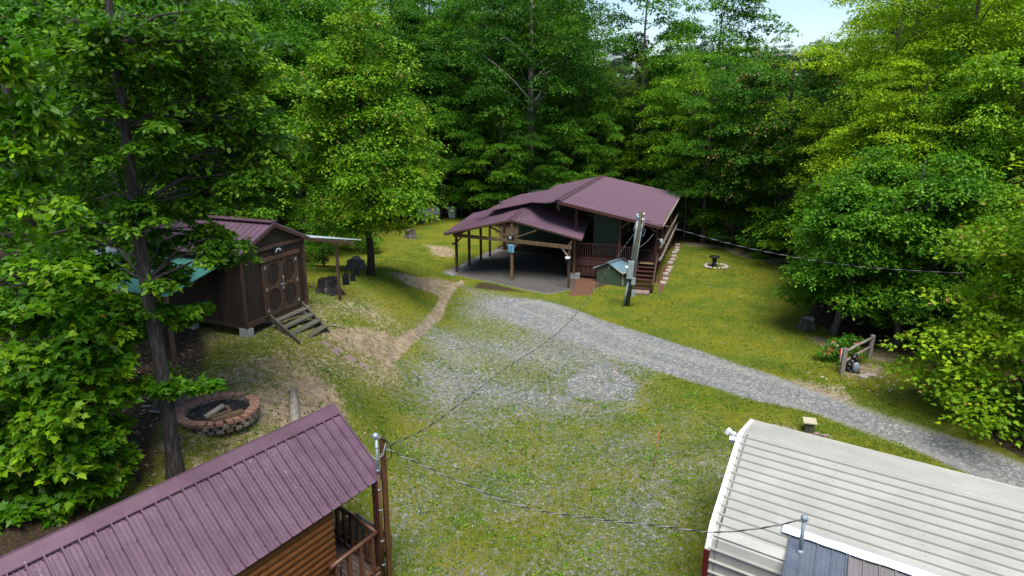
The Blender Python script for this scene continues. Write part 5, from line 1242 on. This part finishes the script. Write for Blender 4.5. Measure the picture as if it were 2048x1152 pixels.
# doors
dx0, dx1, dz1 = SW*.315, SW*.835, ZF+1.78
for k in range(2):
    a = dx0+(dx1-dx0)*(k*.5)+.01; b = a+(dx1-dx0)/2-.02; cx = (a+b)/2; wd_ = b-a
    mb = MB(); mb.box(SP(cx, -.035, (ZF+.02+dz1)/2), (wd_, .04, dz1-ZF-.04), sang)
    dd = mb.build('door', 'shed_wall', shed)
    f = MB()
    for s in (a+.04, b-.04): f.box(SP(s, -.062, (ZF+.02+dz1)/2), (.09, .02, dz1-ZF-.05), sang)
    for z in (ZF+.07, ZF+.90, dz1-.07): f.box(SP(cx, -.064, z), (wd_-.16, .02, .11), sang)
    # octagonal corners of the two panels
    for (za, zb) in ((ZF+.12, ZF+.85), (ZF+.95, dz1-.12)):
        for sx in (-1, 1):
            for (zz, sg) in ((za, 1), (zb, -1)):
                x0 = cx+sx*(wd_/2-.085); f.prism([SP(x0, -.075, zz), SP(x0-sx*.16, -.075, zz), SP(x0, -.075, zz+sg*.20)], sb*.02)
    f.build('door_frame', 'shed_trim', dd)
    h = MB()
    hs = a+.01 if k == 0 else b-.01
    for z in (ZF+.2, ZF+.9, ZF+1.6): h = MB(); h.box(SP(hs, -.085, z), (.06, .012, .11), sang); h.build('hinge', 'galv', dd)
mb = MB(); mb.box(SP((dx0+dx1)/2, -.09, ZF+.92), (.14, .03, .05), sang); mb.box(SP((dx0+dx1)/2+.01, -.10, ZF+.80), (.06, .03, .08), sang); mb.tube([SP((dx0+dx1)/2+.03, -.1, ZF+1.0), SP((dx0+dx1)/2+.03, -.12, ZF+1.18)], .012, 6); mb.build('padlock', 'galv', shed)
mb = MB()
for s in (dx0-.06, dx1+.06): mb.box(SP(s, -.05, (ZF+dz1)/2), (.10, .04, dz1-ZF), sang)
mb.box(SP((dx0+dx1)/2, -.07, dz1+.06), (dx1-dx0+.34, .08, .11), sang); mb.build('door_casing', 'shed_trim', shed)
sc0 = SP(SW*.56, -.06, dz1+.26)
def dr3(t, c):
    mb = MB(); q = -sb*.006
    for pts in [[(-.13, -.06), (-.08, .02), (-.04, .06), (0, .04)], [(.02, .05), (.05, .07), (.04, .03), (.10, .04), (.12, 0), (.06, -.02), (.14, -.03)], [(.0, .045), (.07, .0)]]:
        mb.tube([c+sd*x+up*z+q for x, z in pts], .009, 5)
    mb.build('lettering', 'white', t)
t = sign('wall_plaque', sc0, .42, .26, sd, -sb, 'sign_black', 'black plaque with a white scrawl above the shed doors', dr3)
# blocks
g_ = 'concrete blocks under the storage shed'
for (s, t_, lb) in [(.10, .12, 'concrete block stack under the left front corner of the dark shed'), (SW-.12, .12, 'concrete block stack under the right front corner of the dark shed'), (SW*.48, .4, 'concrete block behind the shed steps under the floor')]:
    P = SP(s, t_, 0); g = gz(P.x, P.y)-.08; top_ = ZF-.14; n_ = 2; mb = MB()
    for k in range(n_): mb.box((P.x, P.y, g+(top_-g)*(k+.5)/n_), (.20, .40, (top_-g)/n_*.97), sang)
    single(mb, 'concrete_block', 'block', lb, 'block', g_, .008)
for (s, t_) in [(.1, 2.4), (SW-.1, 2.4), (.1, 4.9), (SW-.1, 4.9)]:
    P = SP(s, t_, 0); g = gz(P.x, P.y)-.1; mb = MB(); mb.box((P.x, P.y, (g+ZF-.14)/2), (.2, .4, ZF-.14-g), sang); mb.build('pier', 'block', shed)
# steps
stp = thing('wooden_steps', tuple(SP(1.6, -.6, gz(*SP(1.6, -.6, 0)[:2]))), 'weathered open wooden steps leading up to the dark shed doors', 'steps', rz=sang)
tops = [SP(dx0+.05, -.08, ZF-.02), SP(dx1+.12, -.08, ZF-.02)]
fl_ = ground(600, 690); fr_ = ground(658, 667)
for nm, a, b in (('stringer', tops[0], fl_), ('stringer', tops[1], fr_)):
    mb = MB(); mb.beam(a, b+up*.03, .045, .20); mb.build(nm, 'step', stp)
for i in range(4):
    t = .16+.235*i; a = lerp(tops[0], fl_, t); b = lerp(tops[1], fr_, t); zz = (a.z+b.z)/2+.02; a.z = b.z = zz
    mb = MB(); mb.beam(a, b, .26, .045); mb.build('tread', 'step', stp)
# right awning of galvanised sheet
aw = thing('side_awning', tuple(SP(SW+1, 1.5, gz(*SP(SW+1, 1.5, 0)[:2]))), 'thin galvanised awning on one post at the right side of the dark shed', 'awning', rz=sang)
fa = at(722, 478, 4.62); n0 = at(608, 473, 4.80)
zn = 4.78; zfz = 4.62
aA = at(608, 474, zn); aB = at(723, 480, zfz); back = sb*2.6
mb = MB(); ribbed(mb, aA+back, aA, aB+back, aB, .2, .014, .012, 0, .05); 
for i in range(12): pass
mb.build('roof_sheet', 'galv_roof', aw)
pf = ground(680, 600); ptop = atY(676, 480, pf.y); mb = MB(); mb.beam(Vector((pf.x, pf.y, pf.z-.1)), Vector((pf.x, pf.y, zfz+.02)), .1, .1); mb.build('post', 'lumber_dark', aw)
mb = MB(); mb.beam(aA-up*.07+sb*.1, aB-up*.07+sb*.1-sd*.3, .05, .1); mb.build('frame', 'lumber_dark', aw)
# left green lean-to
gr = thing('lean_to', tuple(SP(-1.2, 2.5, gz(*SP(-1.2, 2.5, 0)[:2]))), 'green metal roofed lean-to half hidden by leaves on the left side of the shed', 'lean-to', rz=sang)
g0, g1, g2, g3 = SP(-2.3, .5, 4.35), SP(-.05, .5, 4.85), SP(-.05, 4.9, 4.85), SP(-2.3, 4.9, 4.35)
mb = MB(); ribbed(mb, g3, g0, g2, g1, .23, .02, .02, 1, .03); mb.build('roof', 'green_roof', gr)
for t_ in (.6, 4.7):
    P = SP(-2.2, t_, 0); mb = MB(); mb.post((P.x, P.y, gz(P.x, P.y)-.1), 4.34, .09, sang); mb.build('post', 'lumber', gr)
# far pale roofed lean-to glimpsed through the leaves
P = at(245, 500, 4.6); mb = MB(); q = [P+Vector((-1.9, -.3, -.25)), P+Vector((1.3, -.9, .15)), P+Vector((2.2, 1.6, .25)), P+Vector((-1.0, 2.2, -.15))]
pale = thing('open_shelter', (P.x, P.y, gz(P.x, P.y)), 'pale metal roofed open shelter glimpsed through the left hand leaves', 'shelter')
ribbed(mb, q[0], q[1], q[3], q[2], .25, .02, .03, 0, .04); mb.build('roof', 'galv_roof', pale)
for c_ in q:
    c2 = lerp(c_, P, .12); mb = MB(); mb.post((c2.x, c2.y, gz(c2.x, c2.y)-.1), c2.z-.05, .1); mb.build('post', 'lumber_dark', pale)

# ---------------------------------------------------------------- fire pit
fc = ground(437, 832); fc.z = gz(fc.x, fc.y)-.07; RP = .80
fp = thing('fire_pit', tuple(fc), 'round brick fire pit with ageing red bricks and split logs inside', 'fire pit')
rs = np.random.RandomState(12); nB = 28
for layer in range(3):
    for i in range(nB):
        if layer == 2 and i in (5,): continue
        a = 2*math.pi*(i+(.5 if layer % 2 else 0)+rs.uniform(-.08, .08))/nB; r_ = RP+rs.uniform(-.015, .02)+(.02 if layer == 2 else 0)
        c = fc+Vector((math.cos(a)*r_, math.sin(a)*r_, .06+layer*.095))
        w_ = 2*math.pi*RP/nB*.93; mb = MB(); mb.box(c, (.20+.02*(layer == 2), w_*(rs.uniform(.82, 1.02)), .088), a+rs.uniform(-.06, .06), rs.uniform(-.04, .04), rs.uniform(-.03, .03))
        if layer < 2:
            if i == 0: low = MB()
            low.v += [tuple(p) for p in []]; low.add(mb.v, mb.f)
            if i == nB-1: low.build('brick_course', 'brick_dark', fp, .008)
        else: mb.build('brick', 'brick', fp, .01)
mb = MB(); mb.tube([fc+up*.02, fc+up*.17], [RP-.1, RP-.1], 28); mb.build('ash_bed', 'charred', fp)
g_ = 'logs lying in the fire pit'
for (u0, v0, z0, u1, v1, z1, r_, sq, lb) in [(410, 836, .22, 447, 811, .34, .07, 0, 'round grey log leaning in the fire pit, furthest left'), (420, 838, .18, 463, 823, .30, .065, 1, 'squared mossy timber lying in the middle of the fire pit'),
        (426, 843, .30, 486, 823, .34, .065, 1, 'longest split timber across the front of the fire pit'), (463, 825, .20, 452, 812, .26, .04, 1, 'short split log at the back of the fire pit')]:
    a = at(u0, v0, fc.z+z0); b = at(u1, v1, fc.z+z1); mb = MB()
    if sq: mb.beam(a, b, r_*1.8, r_*1.5)
    else: mb.tube([a, lerp(a, b, .5), b], [r_, r_*.95, r_*.85], 9)
    single(mb, 'firewood_log', 'grey_wood' if not sq else 'lumber', lb, 'log', g_)
# weathered post lying on the ground
a = ground(587, 790); b = ground(591, 858); mb = MB(); mb.tube([a+up*.11, lerp(a, b, .5)+up*.12, b+(b-a)*.25+up*.11], [.105, .115, .11], 12); single(mb, 'log_bench', 'grey_wood', 'pale weathered log lying on bare ground beside the near cabin roof', 'log')

# ---------------------------------------------------------------- stumps
def stump(u, v, r, h, label, mat='stump', topm='stump_top', seed=1, notch=.15, group=None):
    rs = np.random.RandomState(seed); c = ground(u, v); t = thing('tree_stump', tuple(c), label, 'stump', group)
    n = 26; ph = rs.uniform(0, 6.28, 4); vs = []; fs = []
    lv = [(-.1, 1.5), (.03, 1.32), (.16*h/.5, 1.12), (.5*h, 1.0), (h*.85, .96), (h, .93)]
    for k, (z, q) in enumerate(lv):
        for i in range(n):
            a = 2*math.pi*i/n; lobe = 1+(.10+.14*(q-.9))*math.sin(5*a+ph[0])+.06*math.sin(3*a+ph[1])+.04*math.sin(11*a+ph[2])
            zz = z+(notch*h*math.sin(a*2+ph[3])*.5+rs.uniform(-.02, .02) if k == 5 else 0)
            vs.append(c+Vector((math.cos(a)*r*q*lobe, math.sin(a)*r*q*lobe, zz)))
    for k in range(5):
        for i in range(n): fs.append((k*n+i, k*n+(i+1) % n, (k+1)*n+(i+1) % n, (k+1)*n+i))
    mb = MB(); mb.add(vs, fs); mb.build('bark', mat, t)
    tc_ = c+up*(sum(p.z for p in vs[5*n:])/n-c.z-.03); mb = MB(); ring = [Vector(p)+(tc_-Vector(p))*.04 for p in vs[5*n:]]; mb.add(ring+[tc_], [(i, (i+1) % n, n) for i in range(n)]); mb.build('cut_face', topm, t)
    return c, t
stump(822, 476, .36, .62, 'tall weathered stump with ragged pale top near the propane tank', seed=3, notch=.3)
stump(712, 538, .42, .48, 'wide low cut stump beside the lone maple trunk', seed=4, notch=.35)
stump(657, 583, .38, .52, 'charred black stump just left of the awning post', 'charred', 'charred', 5)
stump(1613, 655, .30, .42, 'fresh cut stump on the right lawn edge with pale torn wood', 'stump', 'cream_trim', 6)
sc_, st_ = stump(352, 808, .40, .58, 'big grey stump sprouting bright leaves behind the fire pit', seed=7, notch=.3)
C = np.array([[.05*i-.1, .06*(i % 3)-.05, .62+.09*(i % 4)] for i in range(6)]); oo = C*0+np.array([0, 0, 1.0])
me = leaves('sprouts', C+np.array([[-.05, .1, 0]]), oo*.2, np.full(6, .22), 26, .12, 'oval', LM['bright'], 31, .5, .2)
o = bpy.data.objects.new('sprouts', me); col.objects.link(o); o.parent = st_
P = ground(1618, 640); 

# ---------------------------------------------------------------- yard furniture
g_ = 'black garden edging panels between the stumps'
for (u, v, w_, h_, lb) in [(692, 570, .34, .50, 'largest black garden edging panel, nearest the awning post'), (705.5, 563, .26, .34, 'middle black garden edging panel between two stumps'), (714, 553, .26, .38, 'black garden edging panel nearest the wide stump, with a pale top edge')]:
    c = ground(u, v); t = thing('garden_edging', tuple(c), lb, 'garden edging', g_, rz=.9); axx = Vector((math.cos(.9), math.sin(.9), 0)); mb = MB()
    n = 5
    for i in range(n):
        x = (i-(n-1)/2)*w_/n; hh = h_*(1-.18*abs(i-(n-1)/2)/2)
        p = c+axx*x; q = Vector((axx.y, -axx.x, 0))*.02
        mb.prism([p-axx*w_/n*.5+up*-.03, p+axx*w_/n*.5+up*-.03, p+axx*w_/n*.5+up*hh, p+up*(hh+.05), p-axx*w_/n*.5+up*hh], q)
    mb.build('panel', 'black', t); mb = MB(); mb.beam(c-axx*w_*.45+up*(h_*.55), c+axx*w_*.45+up*(h_*.55), .05, .03); mb.build('rail', 'black', t)
g_ = 'stepping stones below the shed steps'
for (u, v, w_, l_, lb) in [(664, 694, .34, .36, 'stepping stone nearest the shed steps'), (684, 712, .32, .30, 'stepping stone in the middle of the row of three'), (715, 726, .36, .36, 'stepping stone furthest from the shed')]:
    c = ground(u, v); mb = MB(); 
    for xo, yo, w2, l2 in ((-w_/2, 0, w_*.96, l_), (w_/2, .05, w_*.94, l_*(.96 if u != 684 else .5))):
        px_, py_ = c.x+xo, c.y+yo; pz_ = gz(px_, py_); tx_ = Vector((1, 0, gz(px_+.2, py_)/.4-gz(px_-.2, py_)/.4)).normalized(); ty_ = Vector((0, 1, gz(px_, py_+.2)/.4-gz(px_, py_-.2)/.4)).normalized(); nn_ = tx_.cross(ty_).normalized(); p_ = Vector((px_, py_, pz_))+nn_*.022
        q4 = [p_+tx_*a_*w2/2+ty_*b_*l2/2 for a_, b_ in ((-1, -1), (1, -1), (1, 1), (-1, 1))]; mb.hexa([q-nn_*.04 for q in q4]+q4)
    single(mb, 'stepping_stone', 'paver', lb, 'paver', g_, .006)
# propane tank
pc = at(857, 441, .0); pc = ground(857, 441); ta = R(35)
tk = thing('propane_tank', tuple(pc), 'silver horizontal propane tank with a red dome at the edge of the woods', 'propane tank', rz=ta)
tx = Vector((math.cos(ta), math.sin(ta), 0)); ty = Vector((-math.sin(ta), math.cos(ta), 0)); c = pc+up*.68; Lt = 1.65
mb = MB(); pr_ = [(-Lt/2-.22, .02), (-Lt/2-.18, .22), (-Lt/2-.08, .38), (-Lt/2, .45), (Lt/2, .45), (Lt/2+.08, .38), (Lt/2+.18, .22), (Lt/2+.22, .02)]
mb.tube([c+tx*x for x, r_ in pr_], [r_ for x, r_ in pr_], 24); mb.build('vessel', 'tank', tk)
for s in (-.6, .6):
    mb = MB(); mb.box(pc+tx*s+up*.14, (.12, .62, .28), ta); mb.box(pc+tx*s+up*.02, (.35, .75, .06), ta); mb.build('foot', 'block', tk)
mb = MB(); mb.tube([c+tx*.05+up*.42, c+tx*.05+up*.58], [.16, .15], 14); mb.ell(c+tx*.05+up*.58, (.15, .15, .06)); mb.tube([c+tx*.2+up*.44, c+tx*.2+up*.62], .05, 8); mb.build('valve_dome', 'red', tk)
# wheelie bin
bc = ground(905, 437); bn = thing('wheelie_bin', tuple(bc), 'grey wheeled trash bin with a dark lid beside brown boards', 'trash bin', rz=-.2)
bx = Vector((math.cos(-.2), math.sin(-.2), 0)); by = Vector((-bx.y, bx.x, 0)); mb = MB()
def fr(z, w_, d_): return [bc+bx*sx*w_/2+by*sy*d_/2+up*z for sx, sy in ((-1, -1), (1, -1), (1, 1), (-1, 1))]
mb.hexa(fr(.04, .52, .5)+fr(1.02, .70, .72)); mb.beam(bc-bx*.36-by*.36+up*.98, bc+bx*.36-by*.36+up*.98, .05, .06); mb.build('body', 'bin', bn, .03)
mb = MB(); mb.hexa(fr(1.03, .76, .8)+fr(1.10, .66, .70)); mb.build('lid', 'bin_lid', bn, .02)
for s in (-1, 1): mb = MB(); w_c = bc-bx*.30+by*.22*s+up*.12; mb.tube([w_c-by*.04, w_c+by*.04], .12, 14); mb.build('wheel', 'black', bn)
# brown board hut behind the tank
hc = ground(886, 430); hut = thing('board_hut', tuple(hc), 'tall rusty brown board hut between the propane tank and the bin', 'hut', rz=-.1)
mb = MB()
for i in range(7): mb.box(hc+Vector((-.55+.16*i, .3, 1.0)), (.15, .05, 2.05))
mb.box(hc+Vector((-.07, .95, 1.0)), (1.1, 1.2, 1.95)); mb.build('wall', 'rust_wood', hut)
mb = MB(); mb.box(hc+Vector((-.07, .85, 2.08)), (1.35, 1.6, .06), 0, .1); mb.build('roof', 'roof2', hut)
# bird-bath style bowl in a stone ring
kc = ground(1428, 534); fb = thing('pedestal_bowl', tuple(kc), 'black pedestal with a flat bowl top standing on the right lawn', 'pedestal')
mb = MB(); mb.tube([kc-up*.05, kc+up*.08, kc+up*.55], [.17, .13, .12], 14); mb.build('pedestal', 'black', fb)
mb = MB(); mb.tube([kc+up*.52, kc+up*.60, kc+up*.66, kc+up*.62], [.14, .30, .31, .22], 18); mb.build('bowl', 'black', fb)
rs = np.random.RandomState(5); mb = MB()
for i in range(16):
    a = 2*math.pi*i/16; p = kc+Vector((.62*math.cos(a)+.1, .62*math.sin(a), .06)); mb.ell(p, (rs.uniform(.12, .17), rs.uniform(.08, .12), rs.uniform(.06, .09)), a, 8, 6, lambda q: 1+.15*math.sin(q.x*7+i))
single(mb, 'stone_ring', 'stone', 'ring of rough stones around the black pedestal on the lawn', 'stone ring')
# concrete cap block beside the barn
cc = ground(1617, 862); t = thing('concrete_pedestal', tuple(cc), 'squat concrete pedestal with a thin cap between the barn and the driveway', 'pedestal', rz=-.3)
mb = MB(); mb.box(cc+up*.14, (.26, .26, .34), -.3); mb.build('body', 'pole_wood', t, .01); mb = MB(); mb.box(cc+up*.33+Vector((0, 0, 0)), (.38, .36, .05), -.25, .08); mb.build('cap', 'cream_trim', t, .01)
mb = MB(); b_ = ground(1632, 871); mb.box(b_+up*.04, (.2, .1, .07), .4); mb.box(b_+up*.04+Vector((.24, -.1, 0)), (.2, .1, .07), -.2); single(mb, 'loose_brick', 'paver', 'two loose reddish bricks on bare dirt behind the barn roof', 'brick')
# orange stake
a = ground(1306, 942); b = atY(1319, 853, a.y); mb = MB(); mb.tube([a-up*.05, b], .012, 6); mb.box(b+up*.02, (.03, .03, .06)); single(mb, 'marker_stake', 'orange', 'thin rusty orange stake standing in the middle of the yard', 'stake')
# split rail fence corner with flowers
fa_, fb_ = ground(1683, 748), ground(1737, 717)
fn = thing('rail_fence', tuple(fa_), 'short weathered split rail fence section with two posts and two rails', 'fence')
ta_ = atY(1691, 697, fa_.y); tb_ = atY(1746, 670, fb_.y)
for a, b in ((fa_, ta_), (fb_, tb_)): mb = MB(); mb.beam(a-up*.15, b, .14, .12); mb.build('post', 'grey_wood', fn)
for k, (z0, z1) in enumerate(((.86, .90), (.46, .52))):
    a = lerp(fa_, ta_, z0); b = lerp(fb_, tb_, z1); mb = MB(); mb.tube([a-(b-a)*.03, lerp(a, b, .35)+up*.02, lerp(a, b, .7), b+(b-a)*.03], [.035, .06, .055, .035], 7); mb.build('rail', 'grey_wood', fn)
# flowering bush
fbp = lerp(fa_, fb_, .42)+Vector((-.25, .75, 0)); fbp.z = gz(fbp.x, fbp.y)
fbsh = thing('flowering_shrub', tuple(fbp), 'shrub with red and pink blooms behind the split rail fence', 'shrub')
rs = np.random.RandomState(8); C = np.array([(rs.uniform(-.75, .75), rs.uniform(-.4, .4), rs.uniform(.15, .95)) for _ in range(34)]); oo = C.copy(); oo[:, 2] = 0
me = leaves('foliage', C, oo*.3, np.full(34, .28), 50, .10, 'oval', LM['mid'], 41, .5, .2); o = bpy.data.objects.new('foliage', me); col.objects.link(o); o.parent = fbsh
M['bloom'] = leafmat('red_blooms', (.45, .01, .03), (.55, .02, .05), (.6, .18, .22), .2)
M['bloom2'] = leafmat('pale_blooms', (.7, .35, .5), (.75, .6, .3), (.8, .7, .5), .2)
for nm, mat, sd_ in (('red_blooms', M['bloom'], 42), ('pale_blooms', M['bloom2'], 43)):
    rs = np.random.RandomState(sd_); C2 = np.array([(rs.uniform(-.85, .85), rs.uniform(-.7, .1), rs.uniform(.25, 1.0)) for _ in range(12 if nm == 'red_blooms' else 5)])
    me = leaves(nm, C2, C2*0, np.full(len(C2), .06), 12, .06, 'oval', mat, sd_, .8, .1); o = bpy.data.objects.new(nm, me); col.objects.link(o); o.parent = fbsh
# small flag
fgp = ground(1673, 742); fg = thing('garden_flag', tuple(fgp), 'small striped red and white garden flag beside the left fence post', 'flag')
mb = MB(); mb.tube([fgp-up*.1, fgp+up*.92], .012, 6); mb.tube([fgp+up*.90, fgp+up*.90+Vector((.33, 0, 0))], .010, 6); mb.build('flag_pole', 'black', fg)
for k in range(7):
    mb = MB(); mb.prism([fgp+Vector((.03+.042*k, 0, .38)), fgp+Vector((.03+.042*(k+1), .012*math.sin(k), .38)), fgp+Vector((.03+.042*(k+1), 0, .89)), fgp+Vector((.03+.042*k, 0, .89))], (0, .006, 0)); mb.build('stripe', M['red'] if k % 2 == 0 else M['white'], fg)
# bear ornament: sitting black bear holding a grey stone
bc = ground(1702, 742); be = thing('bear_ornament', tuple(bc), 'small black bear statue holding a silvery stone on the mulch bed', 'garden ornament')
mb = MB(); mb.ell(bc+up*.24, (.20, .19, .28)); mb.ell(bc+Vector((-.15, -.05, .12)), (.14, .16, .14)); mb.ell(bc+Vector((.03, -.03, .54)), (.13, .13, .12)); mb.ell(bc+Vector((.05, -.15, .52)), (.055, .07, .05))
for s in (-1, 1): mb.ell(bc+Vector((.03+.09*s, .0, .65)), (.035, .025, .04)); mb.tube([bc+Vector((.17*s, -.03, .40)), bc+Vector((.19*s, -.16, .30)), bc+Vector((.08*s, -.24, .26))], [.06, .05, .04], 8)
for s in (-1, 1): mb.ell(bc+Vector((.14*s, -.16, .07)), (.07, .13, .07))
mb.build('body', 'bear', be); mb = MB(); mb.ell(bc+Vector((.06, -.20, .22)), (.15, .09, .20), 0, 10, 8, lambda q: 1+.08*math.sin(q.x*9)); mb.build('stone', 'bear_grey', be)
g_ = 'flat stones at the edge of the mulch bed'
for (u, v, r_, lb) in [(1726, 754, .15, 'largest flat stone at the mulch edge, nearest the bear statue'), (1736, 751, .12, 'middle flat stone in the cluster at the mulch edge'), (1747, 753, .11, 'flat stone furthest right at the mulch edge')]:
    c = ground(u, v); mb = MB(); mb.ell(c+up*.03, (r_*1.3, r_, .07), u, 9, 6, lambda q: 1+.16*math.sin(q.x*5+q.y*7)); single(mb, 'flat_stone', 'stone', lb, 'stone', g_)
# scattered pale rocks on the bank right of the drive (uncountable rubble)
rs = np.random.RandomState(15); mb = MB()
for i in range(110):
    if i < 45: u, v = rs.uniform(1600, 1800), rs.uniform(760, 800)+rs.uniform(-20, 20)
    else: u, v = rs.uniform(895, 1010), 0; v = 545-(u-895)*.42+rs.uniform(-5, 5)
    c = ground(u, v); r_ = rs.uniform(.02, .06); mb.ell(c, (r_*1.4, r_, r_*.5), rs.uniform(0, 3), 6, 4, lambda q: 1+.15*math.sin(q.x*6+i))
o = mb.build('rubble', 'stone', None); tag(o, 'pale rubble stones scattered beside the driveway and along the carport', None, None, 'stuff')
# dead branches by the fire pit
mb = MB()
for (u0, v0, u1, v1) in [(300, 825, 345, 838), (285, 815, 330, 822), (350, 875, 362, 895), (660, 652, 690, 660)]:
    a, b = ground(u0, v0), ground(u1, v1); mb = MB(); m_ = lerp(a, b, .5)+Vector((.05, .08, .05)); mb.tube([a+up*.03, m_, b+up*.03], [.03, .022, .01], 6); mb.tube([m_, m_+(b-a)*.25+Vector((0, .2, .02))], [.014, .005], 5)
    lbs = {300: 'forked dead branch between the tall trunk and the big stump', 285: 'thin dead branch left of the big grey stump', 350: 'short broken stick leaning at the foot of the fire pit', 660: 'dry stick on the bank below the shed steps'}
    single(mb, 'fallen_branch', 'grey_wood', lbs[u0], 'branch')
